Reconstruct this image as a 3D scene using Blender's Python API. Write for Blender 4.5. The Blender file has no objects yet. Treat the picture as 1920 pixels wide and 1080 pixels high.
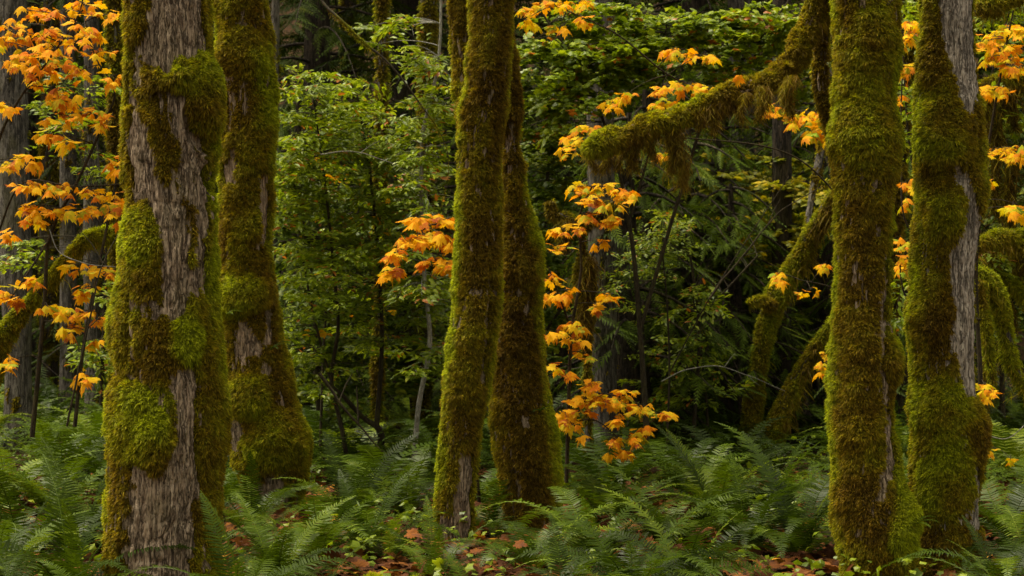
import bpy, math
import numpy as np
from math import radians, pi, sin, cos

# ------------------------------------------------------------------ camera, sky, sun, exposure
SC = bpy.context.scene
COL = SC.collection
F = 3733.33          # focal length in photo pixels (1920 wide)
CZ = 1.6             # eye height
cd = bpy.data.cameras.new('camera'); cam = bpy.data.objects.new('camera', cd); COL.objects.link(cam)
cam.location = (0, 0, CZ); cam.rotation_euler = (radians(90), 0, 0)
cd.lens = 70; cd.sensor_width = 36; cd.clip_start = 0.1; cd.clip_end = 1500
cd.dof.use_dof = True; cd.dof.focus_distance = 11.2; cd.dof.aperture_fstop = 5.6
SC.camera = cam
W = bpy.data.worlds.new('World'); SC.world = W; W.use_nodes = True
wn = W.node_tree; bg = wn.nodes['Background']
sky = wn.nodes.new('ShaderNodeTexSky'); sky.sky_type = 'NISHITA'; sky.sun_disc = False
SUN_EL, SUN_AZ = 70.0, -72.0        # azimuth measured from +Y (view direction) towards +X
sky.sun_elevation = radians(SUN_EL); sky.sun_rotation = radians(SUN_AZ)
sky.air_density = 1.0; sky.dust_density = 6.0; sky.ozone_density = 0.6
hs = wn.nodes.new('ShaderNodeHueSaturation'); hs.inputs['Saturation'].default_value = 0.35   # bright overcast: nearly neutral sky
wm = wn.nodes.new('ShaderNodeMix'); wm.data_type = 'RGBA'; wm.blend_type = 'MULTIPLY'; wm.inputs[0].default_value = 1; wm.inputs[7].default_value = (1.0, .90, .66, 1)
wn.links.new(sky.outputs[0], hs.inputs['Color']); wn.links.new(hs.outputs[0], wm.inputs[6]); wn.links.new(wm.outputs[2], bg.inputs[0]); bg.inputs[1].default_value = 0.125
sl = bpy.data.lights.new('sun', 'SUN'); so = bpy.data.objects.new('sun', sl); COL.objects.link(so)
sl.energy = 1.5; sl.angle = radians(28); sl.color = (1.0, 0.93, 0.80)
so.rotation_euler = (radians(90 - SUN_EL), 0, radians(180 - SUN_AZ)); so.location = (0, 0, 30)
SC.view_settings.view_transform = 'Standard'; SC.view_settings.look = 'None'
SC.view_settings.gamma = 1; SC.view_settings.use_curve_mapping = False
SC.view_settings.exposure = 1.3
SC.render.engine = 'CYCLES'
cy = SC.cycles
cy.max_bounces = 5; cy.diffuse_bounces = 3; cy.glossy_bounces = 2; cy.transmission_bounces = 3
cy.transparent_max_bounces = 4; cy.caustics_reflective = False; cy.caustics_refractive = False
cy.use_denoising = True
cy.sample_clamp_indirect = 4

rng = np.random.default_rng(7)

# ------------------------------------------------------------------ helpers
def P(px, py, d):
    return np.array([(px - 960) / F * d, d, CZ + (540 - py) / F * d])
def toP(p):
    return 960 + p[..., 0] / p[..., 1] * F, 540 - (p[..., 2] - CZ) / p[..., 1] * F
def nz(v):
    return v / np.maximum(np.linalg.norm(v, axis=-1, keepdims=True), 1e-9)
def sst(x, a, b):
    t = np.clip((x - a) / (b - a), 0, 1); return t * t * (3 - 2 * t)
def vnoise(p, seed=0):
    p = np.asarray(p, float); i = np.floor(p).astype(np.int64); f = p - i; f = f * f * (3 - 2 * f)
    out = 0
    for a in (0, 1):
        for b in (0, 1):
            for c in (0, 1):
                h = (i[..., 0] + a) * 374761393 + (i[..., 1] + b) * 668265263 + (i[..., 2] + c) * 2147483647 + seed * 144665
                h = (h ^ (h >> 13)) * 1274126177 & 0xffffffff
                h = ((h ^ (h >> 16)) & 0xffff) / 32767.5 - 1
                w = (f[..., 0] if a else 1 - f[..., 0]) * (f[..., 1] if b else 1 - f[..., 1]) * (f[..., 2] if c else 1 - f[..., 2])
                out = out + h * w
    return out
def fbm(p, seed=0, n=3):
    o = 0; a = 1; t = 0
    for k in range(n):
        o = o + a * vnoise(p * 2 ** k, seed + k * 17); t += a; a *= .5
    return o / t

def mesh(name, V, faces, mat, parent=None, attrs=None, smooth=False, top=False):
    """V (n,3) world coordinates; faces: list of (m,3|4) int arrays."""
    V = np.asarray(V, np.float32)
    me = bpy.data.meshes.new(name)
    faces = [np.asarray(f, np.int32) for f in faces if len(f)]
    sizes = np.concatenate([np.full(len(f), f.shape[1], np.int32) for f in faces])
    loops = np.concatenate([f.ravel() for f in faces])
    me.vertices.add(len(V))
    off = np.array(parent['wloc'], np.float32) if parent is not None and 'wloc' in parent else np.zeros(3, np.float32)
    me.vertices.foreach_set('co', (V - off).ravel())
    me.loops.add(len(loops)); me.loops.foreach_set('vertex_index', loops)
    me.polygons.add(len(sizes))
    st = np.zeros(len(sizes), np.int32); st[1:] = np.cumsum(sizes)[:-1]
    me.polygons.foreach_set('loop_start', st)
    if attrs:
        for k, a in attrs.items():
            at = me.attributes.new(k, 'FLOAT', 'POINT'); at.data.foreach_set('value', np.asarray(a, np.float32).ravel())
    me.update(calc_edges=True)
    if smooth: me.shade_smooth()
    else: me.shade_flat()
    me.materials.append(mat)
    o = bpy.data.objects.new(name, me); COL.objects.link(o)
    if parent is not None:
        o.parent = parent
        o['wloc'] = list(map(float, off))
    return o
def thing(name, label, cat, loc, group=None):
    o = bpy.data.objects.new(name, None); COL.objects.link(o)
    o.location = [float(v) for v in loc]; o.empty_display_size = .2
    o['label'] = label; o['category'] = cat; o['wloc'] = [float(v) for v in loc]
    if group: o['group'] = group
    return o
def tag(o, label, cat, group=None):
    o['label'] = label; o['category'] = cat
    if group: o['group'] = group
    return o

class Acc:
    """collects geometry for one mesh"""
    def __init__(s): s.V = []; s.T = []; s.Q = []; s.A = []; s.n = 0
    def add(s, V, tris=None, quads=None, rnd=0.5):
        V = np.asarray(V, float).reshape(-1, 3)
        if tris is not None and len(tris): s.T.append(np.asarray(tris) + s.n)
        if quads is not None and len(quads): s.Q.append(np.asarray(quads) + s.n)
        s.V.append(V); s.A.append(np.broadcast_to(np.asarray(rnd, float), (len(V),))); s.n += len(V)
    def build(s, name, mat, parent=None, smooth=False, extra=None):
        f = []
        if s.T: f.append(np.concatenate(s.T))
        if s.Q: f.append(np.concatenate(s.Q))
        return mesh(name, np.concatenate(s.V), f, mat, parent, {'rnd': np.concatenate(s.A)}, smooth)
    def scatter(s, tv, tt, pos, fwd, nrm, scale, rnd):
        """copies of template (tv,tt) at pos, x axis fwd, z axis about nrm"""
        pos = np.asarray(pos, float); N = len(pos)
        if N == 0: return
        X = nz(np.asarray(fwd, float)); Y = nz(np.cross(nrm, X)); Z = np.cross(X, Y)
        sc = np.broadcast_to(np.asarray(scale, float), (N,))[:, None, None]
        V = pos[:, None, :] + sc * (tv[None, :, 0:1] * X[:, None, :] + tv[None, :, 1:2] * Y[:, None, :] + tv[None, :, 2:3] * Z[:, None, :])
        K = len(tv)
        T = (tt[None] + (np.arange(N) * K)[:, None, None]).reshape(-1, 3)
        s.add(V, tris=T, rnd=np.repeat(np.broadcast_to(np.asarray(rnd, float), (N,)), K))
    def tube(s, pts, rad, n=5, rnd=0.5):
        pts = np.asarray(pts, float); m = len(pts); rad = np.broadcast_to(np.asarray(rad, float), (m,))
        T = nz(np.gradient(pts, axis=0)); ref = np.array([0.3, .9, .2]) if abs(T[0, 2]) > .5 else np.array([0, 0, 1.])
        A = nz(np.cross(T, ref)); B = np.cross(T, A)
        th = np.arange(n) / n * 2 * pi
        V = pts[:, None] + rad[:, None, None] * (np.cos(th)[None, :, None] * A[:, None] + np.sin(th)[None, :, None] * B[:, None])
        i = np.arange(m - 1)[:, None] * n; j = np.arange(n)[None]; j2 = (j + 1) % n
        s.add(V, quads=np.stack([i + j, i + j2, i + n + j2, i + n + j], -1).reshape(-1, 4), rnd=rnd)

def smooth_path(pts, m):
    """Catmull-like resample of (n,k) control rows to m rows"""
    pts = np.asarray(pts, float); n = len(pts)
    if n == 2:
        t = np.linspace(0, 1, m)[:, None]; return pts[0] * (1 - t) + pts[1] * t
    seg = np.r_[0, np.cumsum(np.linalg.norm(np.diff(pts[:, :3], axis=0), axis=1))]
    u = np.linspace(0, seg[-1], m); out = np.zeros((m, pts.shape[1]))
    k = np.clip(np.searchsorted(seg, u, side='right') - 1, 0, n - 2); t = ((u - seg[k]) / np.maximum(seg[k + 1] - seg[k], 1e-9))[:, None]
    tan = np.gradient(pts, seg, axis=0); h = (seg[k + 1] - seg[k])[:, None]
    p0, p1, m0, m1 = pts[k], pts[k + 1], tan[k] * h, tan[k + 1] * h
    out = (2*t**3-3*t**2+1)*p0 + (t**3-2*t**2+t)*m0 + (-2*t**3+3*t**2)*p1 + (t**3-t**2)*m1
    return out

# ------------------------------------------------------------------ materials
def newmat(name):
    m = bpy.data.materials.new(name); m.use_nodes = True; nt = m.node_tree; nt.nodes.clear()
    return m, nt, nt.nodes.new('ShaderNodeOutputMaterial')
def ramp(nt, stops, src):
    r = nt.nodes.new('ShaderNodeValToRGB'); e = r.color_ramp.elements
    while len(e) < len(stops): e.new(.5)
    for k, (p, c) in enumerate(stops): e[k].position = p; e[k].color = (*c, 1)
    nt.links.new(src, r.inputs[0]); return r.outputs[0]
def math_(nt, op, a, b=None, clamp=False):
    n = nt.nodes.new('ShaderNodeMath'); n.operation = op; n.use_clamp = clamp
    for k, v in enumerate((a, b)):
        if v is None: continue
        if isinstance(v, (int, float)): n.inputs[k].default_value = v
        else: nt.links.new(v, n.inputs[k])
    return n.outputs[0]
def noise_(nt, scale, detail=3, vec=None, coord='Object', stretch=None, rough=.55):
    n = nt.nodes.new('ShaderNodeTexNoise'); n.inputs['Scale'].default_value = scale; n.inputs['Detail'].default_value = detail
    n.inputs['Roughness'].default_value = rough
    tc = nt.nodes.new('ShaderNodeTexCoord'); src = tc.outputs[coord]
    if stretch:
        mp = nt.nodes.new('ShaderNodeMapping'); mp.inputs['Scale'].default_value = stretch
        nt.links.new(src, mp.inputs[0]); src = mp.outputs[0]
    nt.links.new(src, n.inputs[0]); return n.outputs[0]
def attr_(nt, name):
    a = nt.nodes.new('ShaderNodeAttribute'); a.attribute_name = name; return a.outputs['Fac']
def mixc(nt, fac, a, b, mode='MIX'):
    n = nt.nodes.new('ShaderNodeMix'); n.data_type = 'RGBA'; n.blend_type = mode
    for k, v in ((0, fac), (6, a), (7, b)):
        if isinstance(v, (int, float)): n.inputs[k].default_value = v
        elif isinstance(v, tuple): n.inputs[k].default_value = (*v, 1)
        else: nt.links.new(v, n.inputs[k])
    return n.outputs[2]
def leaf_shader(nt, out, col, trans, rough, spec, tboost=(1.2, 1.15, .6)):
    b = nt.nodes.new('ShaderNodeBsdfPrincipled'); b.inputs['Roughness'].default_value = rough
    b.inputs['Specular IOR Level'].default_value = spec; nt.links.new(col, b.inputs['Base Color'])
    t = nt.nodes.new('ShaderNodeBsdfTranslucent'); nt.links.new(mixc(nt, 1.0, col, tboost, 'MULTIPLY'), t.inputs[0])
    m = nt.nodes.new('ShaderNodeMixShader'); m.inputs[0].default_value = trans
    nt.links.new(b.outputs[0], m.inputs[1]); nt.links.new(t.outputs[0], m.inputs[2]); nt.links.new(m.outputs[0], out.inputs[0])
def leafmat(name, stops, trans=.35, rough=.45, spec=.4, blotch=None, bscale=30, objrand=0.0):
    m, nt, out = newmat(name)
    f = attr_(nt, 'rnd')
    if objrand:
        oi = nt.nodes.new('ShaderNodeObjectInfo')
        f = math_(nt, 'ADD', math_(nt, 'MULTIPLY', f, 1 - objrand), math_(nt, 'MULTIPLY', oi.outputs['Random'], objrand))
    c = ramp(nt, stops, f)
    if blotch:
        n = noise_(nt, bscale, 2); c = mixc(nt, ramp(nt, [(.48, (0, 0, 0)), (.64, (1, 1, 1))], n), c, blotch)
    leaf_shader(nt, out, c, trans, rough, spec)
    return m

def mossmat(name, k=1.0):
    m, nt, out = newmat(name)
    tone = math_(nt, 'ADD', attr_(nt, 'tone'), math_(nt, 'MULTIPLY', math_(nt, 'SUBTRACT', noise_(nt, 9, 3), .5), .5), True)
    c = ramp(nt, [(0, (.092*k, .054*k, .008*k)), (.32, (.160*k, .106*k, .008*k)), (.6, (.215*k, .175*k, .009*k)), (1, (.25*k, .285*k, .010*k))], tone)
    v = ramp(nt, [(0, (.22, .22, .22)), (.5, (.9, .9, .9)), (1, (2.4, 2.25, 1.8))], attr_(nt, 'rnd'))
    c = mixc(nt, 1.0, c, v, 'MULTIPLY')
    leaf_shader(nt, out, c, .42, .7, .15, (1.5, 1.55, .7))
    return m
M_MOSS = mossmat('moss')
M_MOSS_SHADED = mossmat('moss_shaded', .72)  # same moss darkened: background shade put into the colour

def barkmat(name, dark, mid, light, alga=(.09, .085, .02), algaw=.35, scale=1.0, bump=.012):
    m, nt, out = newmat(name)
    b = nt.nodes.new('ShaderNodeBsdfPrincipled'); b.inputs['Roughness'].default_value = .85; b.inputs['Specular IOR Level'].default_value = .2
    n1 = noise_(nt, 40 * scale, 5, stretch=(1, 1, .22), rough=.65)
    n2 = noise_(nt, 7 * scale, 3, stretch=(1, 1, .5))
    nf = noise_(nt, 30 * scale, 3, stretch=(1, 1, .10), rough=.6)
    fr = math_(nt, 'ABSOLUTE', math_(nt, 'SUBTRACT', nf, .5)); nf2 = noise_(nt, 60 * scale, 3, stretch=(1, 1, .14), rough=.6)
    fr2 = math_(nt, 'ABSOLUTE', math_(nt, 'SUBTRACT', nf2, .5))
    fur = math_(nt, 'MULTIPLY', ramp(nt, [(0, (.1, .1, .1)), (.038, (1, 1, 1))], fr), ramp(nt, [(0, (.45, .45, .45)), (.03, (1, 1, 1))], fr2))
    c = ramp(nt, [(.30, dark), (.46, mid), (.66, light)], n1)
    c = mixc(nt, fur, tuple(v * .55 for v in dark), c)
    c = mixc(nt, math_(nt, 'MULTIPLY', ramp(nt, [(.5, (0, 0, 0)), (.7, (1, 1, 1))], n2), algaw), c, alga)
    n3 = noise_(nt, 120 * scale, 3, stretch=(1, 1, .5))
    c = mixc(nt, ramp(nt, [(.58, (0, 0, 0)), (.7, (.6, .6, .6))], n3), c, light)
    nt.links.new(c, b.inputs['Base Color'])
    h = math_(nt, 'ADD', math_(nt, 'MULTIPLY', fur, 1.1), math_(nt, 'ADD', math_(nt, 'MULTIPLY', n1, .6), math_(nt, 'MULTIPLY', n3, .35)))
    bu = nt.nodes.new('ShaderNodeBump'); bu.inputs['Strength'].default_value = 1; bu.inputs['Distance'].default_value = bump
    nt.links.new(h, bu.inputs['Height']); nt.links.new(bu.outputs[0], b.inputs['Normal'])
    nt.links.new(b.outputs[0], out.inputs[0]); return m
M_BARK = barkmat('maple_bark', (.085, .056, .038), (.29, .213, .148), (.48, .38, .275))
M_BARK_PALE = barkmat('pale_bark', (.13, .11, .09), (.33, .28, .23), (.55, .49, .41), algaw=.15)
M_BARK_FAR = barkmat('far_grey_bark', (.035, .03, .025), (.10, .088, .075), (.19, .17, .145), algaw=.5, scale=.6)  # darker and greyer than the maple bark
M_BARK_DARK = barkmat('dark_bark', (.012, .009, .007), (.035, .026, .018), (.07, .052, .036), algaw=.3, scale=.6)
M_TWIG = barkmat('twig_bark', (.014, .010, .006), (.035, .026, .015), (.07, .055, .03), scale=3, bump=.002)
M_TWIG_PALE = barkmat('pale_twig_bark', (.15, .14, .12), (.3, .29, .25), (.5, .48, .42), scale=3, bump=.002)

M_FERN = leafmat('fern_green', [(0, (.011, .022, .002)), (.4, (.034, .062, .002)), (.72, (.082, .132, .004)), (1, (.21, .26, .018))], .32, .42, .17, objrand=.6)
M_FERN_DEAD = leafmat('fern_rust', [(0, (.07, .022, .008)), (1, (.22, .07, .016))], .25, .7, .2)
M_STIPE = leafmat('fern_stipe', [(0, (.06, .07, .02)), (1, (.12, .12, .03))], .1, .5, .3)
M_ORANGE = leafmat('maple_orange', [(0, (.22, .30, .02)), (.14, (.62, .46, .010)), (.42, (.74, .38, .006)), (.75, (.66, .20, .005)), (1, (.28, .065, .010))],
                   .40, .6, .07, blotch=(.74, .40, .010), bscale=22)
M_YELLOW = leafmat('maple_yellow', [(0, (.20, .32, .02)), (.25, (.68, .54, .008)), (.7, (.80, .46, .004)), (1, (.66, .22, .006))],
                   .40, .6, .07, blotch=(.62, .22, .012), bscale=14)
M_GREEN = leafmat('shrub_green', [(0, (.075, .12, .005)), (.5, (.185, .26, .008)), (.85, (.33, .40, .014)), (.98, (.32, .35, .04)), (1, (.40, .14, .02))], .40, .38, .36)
M_GREEN_SHADED = leafmat('shrub_green_shaded', [(0, (.04, .068, .003)), (.6, (.085, .13, .006)), (1, (.19, .21, .010))], .35, .5, .2)  # darker copy of the shrub green, with the wood's shade in its colour
M_OLIVE = leafmat('far_yellow_green', [(0, (.09, .13, .006)), (.6, (.30, .30, .012)), (1, (.55, .40, .012))], .45, .5, .3)
M_CONIFER = leafmat('conifer_green', [(0, (.012, .022, .002)), (.6, (.032, .052, .003)), (1, (.08, .092, .006))], .25, .6, .06, objrand=.3)
M_LITTER = leafmat('litter', [(0, (.05, .022, .012)), (.35, (.11, .04, .014)), (.65, (.20, .07, .014)), (.88, (.26, .105, .025)), (1, (.50, .24, .02))], .15, .7, .06, blotch=(.12, .05, .025), bscale=20)

M_YOUNG_LIT = leafmat('lit_young_conifer_green', [(0, (.03, .05, .003)), (.6, (.075, .12, .006)), (1, (.15, .19, .012))], .3, .55, .1)  # conifer green brightened so sprays in the dark gap look lit
def groundmat():
    m, nt, out = newmat('forest_floor')
    b = nt.nodes.new('ShaderNodeBsdfPrincipled'); b.inputs['Roughness'].default_value = 1; b.inputs['Specular IOR Level'].default_value = .03
    n = noise_(nt, 6, 6, rough=.7); c = ramp(nt, [(.3, (.012, .009, .006)), (.5, (.035, .022, .012)), (.62, (.06, .03, .014)), (.75, (.04, .05, .012))], n)
    nt.links.new(c, b.inputs['Base Color'])
    bu = nt.nodes.new('ShaderNodeBump'); bu.inputs['Distance'].default_value = .05; nt.links.new(noise_(nt, 25, 5), bu.inputs['Height']); nt.links.new(bu.outputs[0], b.inputs['Normal'])
    nt.links.new(b.outputs[0], out.inputs[0]); return m
M_GROUND = groundmat()

# ------------------------------------------------------------------ ground
def gz(x, y):
    x = np.asarray(x, float); y = np.asarray(y, float)
    p = np.stack([x / 2.3, y / 2.3, np.zeros_like(x) + .5], -1)
    near = .05 * fbm(p, 3, 2) * sst(np.abs(x) + np.abs(y), 2, 6)
    return near + sst(y, 38, 120) * 26 + sst(np.abs(x), 40, 160) * 6
def axis(a, b, fine, lo, hi):
    f = np.arange(a, b, fine); l = a - np.geomspace(fine, a - lo, 26)[::-1]; h = b - fine + np.geomspace(fine, hi - b, 26)
    return np.concatenate([l, f, h])
gx = axis(-9, 9, .12, -320, 320); gy = axis(6, 34, .14, -320, 420)
GX, GY = np.meshgrid(gx, gy); GZ = gz(GX, GY) + .02 * vnoise(np.stack([GX * 5, GY * 5, GX * 0], -1), 9)
nx, ny = len(gx), len(gy); ii = (np.arange(ny - 1)[:, None] * nx + np.arange(nx - 1)[None]).ravel()
g = mesh('ground', np.stack([GX, GY, GZ], -1).reshape(-1, 3), [np.stack([ii, ii + 1, ii + nx + 1, ii + nx], -1)], M_GROUND, smooth=True)
g['kind'] = 'structure'

# ------------------------------------------------------------------ leaf and frond templates
def maple_leaf(droop=.55, seed=0, fold=0.0):
    """five-lobed leaf about 1 across, stalk end at origin, tip along +x; lobes bend down"""
    r = np.random.default_rng(seed)
    ang = []; rad = []
    lobes = [(-118, .40), (-62, .62), (0, .74), (62, .62), (118, .40)]
    for k, (a, L) in enumerate(lobes):
        for da, q in ((-22, .70), (-15, .86), (-9, .76), (0, 1.0), (9, .76), (15, .86), (22, .70)):
            ang.append(a + da * (1.15 if k in (1, 3) else 1)); rad.append(L * q * r.uniform(.93, 1.07))
        if k < 4: ang.append((a + lobes[k + 1][0]) / 2); rad.append((.40 if k in (1, 2) else .33) + .03 * r.random())
    ang = np.radians(ang); rad = np.array(rad); n = len(ang)
    mid = rad * .5
    o = np.array([.16, 0])
    def pt(rr):
        x = o[0] + rr * np.cos(ang); y = rr * np.sin(ang); z = -droop * (rr ** 1.7) * 1.0 + .05 * np.cos(ang * 5) * rr + fold * np.abs(y) + .10 * np.sin(ang * 2 + seed) * rr
        return np.stack([x, y, z], -1)
    V = np.concatenate([[[o[0], 0, 0.0]], pt(mid), pt(rad), [[0, 0, -.01]]])
    T = []
    for k in range(n - 1):
        T += [(0, 1 + k, 2 + k), (1 + k, 1 + n + k, 2 + n + k), (1 + k, 2 + n + k, 2 + k)]
    T += [(0, 2 * n + 1, 1), (0, n, 2 * n + 1)]
    return V, np.array(T)
ML = [maple_leaf(.75, 1, -.2), maple_leaf(.5, 2, .35), maple_leaf(1.1, 3, -.1), maple_leaf(.25, 4, .1), maple_leaf(.9, 5, -.7), maple_leaf(1.5, 6, .1), maple_leaf(.6, 7, -.45)]
def oval_leaf():
    V = np.array([[0, 0, 0], [.3, .2, .05], [.68, .17, .03], [1, 0, -.1], [.68, -.17, .03], [.3, -.2, .05], [.5, 0, -.01]])
    return V, np.array([(0, 6, 1), (1, 6, 2), (2, 6, 3), (3, 6, 4), (4, 6, 5), (5, 6, 0)])
OV = oval_leaf()
def round_leaf():    # vine-maple leaf seen small: toothed disc
    a = np.linspace(-150, 150, 10); r = np.where(np.arange(10) % 2, .42, .56)
    V = np.concatenate([[[.1, 0, 0]], np.stack([.42 + r * np.cos(np.radians(a)), r * np.sin(np.radians(a)), -.22 * r - .12 * (np.abs(a) > 60)], -1)])
    return V, np.array([(0, k, k + 1) for k in range(1, 10)])
RL = round_leaf()
def cedar_spray(seed):
    r = np.random.default_rng(seed); V = []; T = []
    for k in range(9):
        s = k / 9; L = .34 * (1 - .75 * s) * r.uniform(.8, 1.15) * min(1, .5 + 2 * s)
        for sg in (-1, 1):
            a = radians(48 - 12 * s + r.uniform(-7, 7)); x0 = s + .02 * sg; z0 = -.22 * s * s
            c = np.array([x0, 0, z0]); d = np.array([cos(a), sg * sin(a), -.22]); w = np.array([.035, 0, 0])
            n = len(V); V += [c - w, c + w * 1.2, c + d * L * .55 + w * .9, c + d * L, c + d * L * .5 - w * .6]
            T += [(n, n + 1, n + 2), (n, n + 2, n + 4), (n + 4, n + 2, n + 3)]
    n = len(V); V += [np.array([0, .02, 0]), np.array([0, -.02, 0]), np.array([1.05, 0, -.25])]; T.append((n, n + 1, n + 2))
    return np.array(V), np.array(T)
CS = [cedar_spray(k) for k in range(3)]

def frond_curve(L, e0, e1, side, n=40):
    s = np.linspace(0, 1, n); el = np.radians(e0 + (e1 - e0) * s ** 1.25)
    az = side * s ** 1.5
    d = np.stack([np.cos(el) * np.cos(az), np.cos(el) * np.sin(az), np.sin(el)], -1)
    p = np.concatenate([[np.zeros(3)], np.cumsum((d[1:] + d[:-1]) / 2, 0) * L / (n - 1)])
    return p, d
def frond(acc, L, Wd, e0, e1, side, npair=38, seed=0, M=None, rnd0=0.5, rach=None):
    """sword-fern frond growing along +x/+z; M optional 3x3 + offset"""
    r = np.random.default_rng(seed)
    p, d = frond_curve(L, e0, e1, side)
    s = np.linspace(.10, .985, npair); ip = s * (len(p) - 1); k = np.clip(ip.astype(int), 0, len(p) - 2); t = (ip - k)[:, None]
    c = p[k] * (1 - t) + p[k + 1] * t; T = nz(d[k])
    Yl = nz(np.cross(np.array([0, 0, 1.]), T)); Yl = np.where(np.abs(Yl).sum(1, keepdims=True) < .1, [[0, 1, 0]], Yl); N = np.cross(T, Yl)
    prof = np.sqrt(np.clip((s - .06) / .16, 0, 1)) * (1 - np.clip((s - .45) / .55, 0, 1) ** 1.6) + .06
    for sg in (-1, 1):
        ln = Wd * prof * r.uniform(.88, 1.08, npair); fw = .22 + .5 * s ** 3 + r.normal(0, .06, npair)
        dr = nz(Yl * sg + T * fw[:, None] + N * (r.normal(.12, .10, npair))[:, None])
        wv = T * (L / npair * .36)
        b = c + dr * .002
        V = np.stack([b - wv * .7, b + wv, b + dr * ln[:, None] * .55 + wv * .8 - N * ln[:, None] * .03, b + dr * ln[:, None] - N * ln[:, None] * .14, b + dr * ln[:, None] * .5 - wv * .8 - N * ln[:, None] * .03], 1)
        V = V.reshape(-1, 3); i = np.arange(npair)[:, None] * 5
        Tt = np.concatenate([i + np.array([0, 1, 2]), i + np.array([0, 2, 4]), i + np.array([4, 2, 3])])
        rn = np.repeat(np.clip(rnd0 + r.normal(0, .12, npair), 0, 1), 5)
        if M is not None: V = V @ M[0].T + M[1]
        acc.add(V, tris=Tt, rnd=rn)
    pr = p[::3]
    if M is not None: pr = pr @ M[0].T + M[1]
    (rach or acc).tube(pr, np.linspace(.0035, .0012, len(pr)), 3, rnd=.9)

FROND_SPEC = []
frond_meshes = []
_r = np.random.default_rng(5)
holder = []
for k in range(12):
    e0 = [78, 72, 66, 60, 54, 48, 70, 62, 56, 44, 36, 80][k]; e1 = [10, -15, -35, -45, -40, -50, -60, -20, -62, -35, -38, 35][k]
    a = Acc(); L = _r.uniform(.62, .86)
    frond(a, L, L * .125, e0, e1, _r.uniform(-.5, .5), 42, k, rnd0=_r.uniform(.3, .65))
    o = a.build('frond', M_FERN); frond_meshes.append(o.data); bpy.data.objects.remove(o)
dead_meshes = []
for k in range(3):
    a = Acc(); frond(a, .6, .06, [30, 15, 40][k], [-55, -40, -70][k], _r.uniform(-.4, .4), 34, 40 + k)
    o = a.build('frond', M_FERN_DEAD); dead_meshes.append(o.data); bpy.data.objects.remove(o)
far_fern_meshes = []
for k in range(5):
    a = Acc(); r = np.random.default_rng(60 + k); nf = 17
    for q in range(nf):
        az = q * 2.4 + r.uniform(-.3, .3); inner = q / nf
        R = np.array([[cos(az), -sin(az), 0], [sin(az), cos(az), 0], [0, 0, 1]])
        L = r.uniform(.65, .95)
        frond(a, L, L * .12, 80 - 45 * inner + r.uniform(-8, 8), -r.uniform(5, 55), r.uniform(-.5, .5), 26, q, (R, np.array([.02 * cos(az), .02 * sin(az), 0])), r.uniform(.05, .95))
    o = a.build('sword_fern', M_FERN); far_fern_meshes.append(o.data); bpy.data.objects.remove(o)

# ------------------------------------------------------------------ trunks, limbs and their moss
def ell(px, py, t):
    cx, cy_, rx, ry, w = t[:5]; a = radians(t[5]) if len(t) > 5 else 0
    dx, dy = px - cx, py - cy_
    u = (dx * cos(a) + dy * sin(a)) / rx; v = (-dx * sin(a) + dy * cos(a)) / ry
    return w * (1 - sst(np.hypot(u, v), .65, 1.2))
def stroke(px, py, pts, w):
    pts = np.array(pts, float); best = np.zeros_like(px)
    for (x0, y0, r0), (x1, y1, r1) in zip(pts[:-1], pts[1:]):
        dx, dy = x1 - x0, y1 - y0; t = np.clip(((px - x0) * dx + (py - y0) * dy) / (dx * dx + dy * dy), 0, 1)
        dd = np.hypot(px - x0 - t * dx, py - y0 - t * dy) / (r0 + t * (r1 - r0)); best = np.maximum(best, 1 - sst(dd, .6, 1.25))
    return best * w
def paint(px, py, items):
    o = 0
    for t in items or ():
        o = o + (stroke(px, py, t[0], t[1]) if isinstance(t[0], (list, tuple)) else ell(px, py, t))
    return o
def mound(px, py, items):
    o = np.zeros_like(px)
    for t in items or ():
        cx, cy_, rx, ry, H = t[:5]; a = radians(t[5]) if len(t) > 5 else 0
        dx, dy = px - cx, py - cy_
        u = (dx * cos(a) + dy * sin(a)) / rx; v = (-dx * sin(a) + dy * cos(a)) / ry
        v = np.where(v > 0, v / .82, v / 1.1); q = np.clip(1 - u * u - v * v, 0, 1)
        o = np.maximum(o, H * q ** .8)
    return o

def surface(C, R, nt, vertical):
    N = len(C); th = np.arange(nt) / nt * 2 * pi
    if vertical:
        A = np.tile([1., 0, 0], (N, 1)); B = np.tile([0, 1., 0], (N, 1))
    else:
        T = nz(np.gradient(C, axis=0)); A = np.zeros((N, 3)); up = np.array([0, 1., 0])
        A = nz(np.cross(T, up)); B = np.cross(T, A)
        # keep B roughly the camera axis, A the side
    D = np.cos(th)[None, :, None] * A[:, None] + np.sin(th)[None, :, None] * B[:, None]
    s = np.r_[0, np.cumsum(np.linalg.norm(np.diff(C, axis=0), axis=1))]
    q = np.stack([R[:, None] * np.cos(th), R[:, None] * np.sin(th), np.repeat(s[:, None], nt, 1)], -1)
    return C, D, q
def grid_normals(Pt):
    du = np.roll(Pt, -1, 1) - np.roll(Pt, 1, 1); dv = np.gradient(Pt, axis=0)
    n = nz(np.cross(du, dv)); return n
def grid_faces(N, nt, keep=None):
    i = np.arange(N - 1)[:, None] * nt; j = np.arange(nt)[None]; j2 = (j + 1) % nt
    f = np.stack([i + j, i + j2, i + nt + j2, i + nt + j], -1).reshape(-1, 4)
    return f if keep is None else f[keep.ravel()[f].any(1)]

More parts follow.
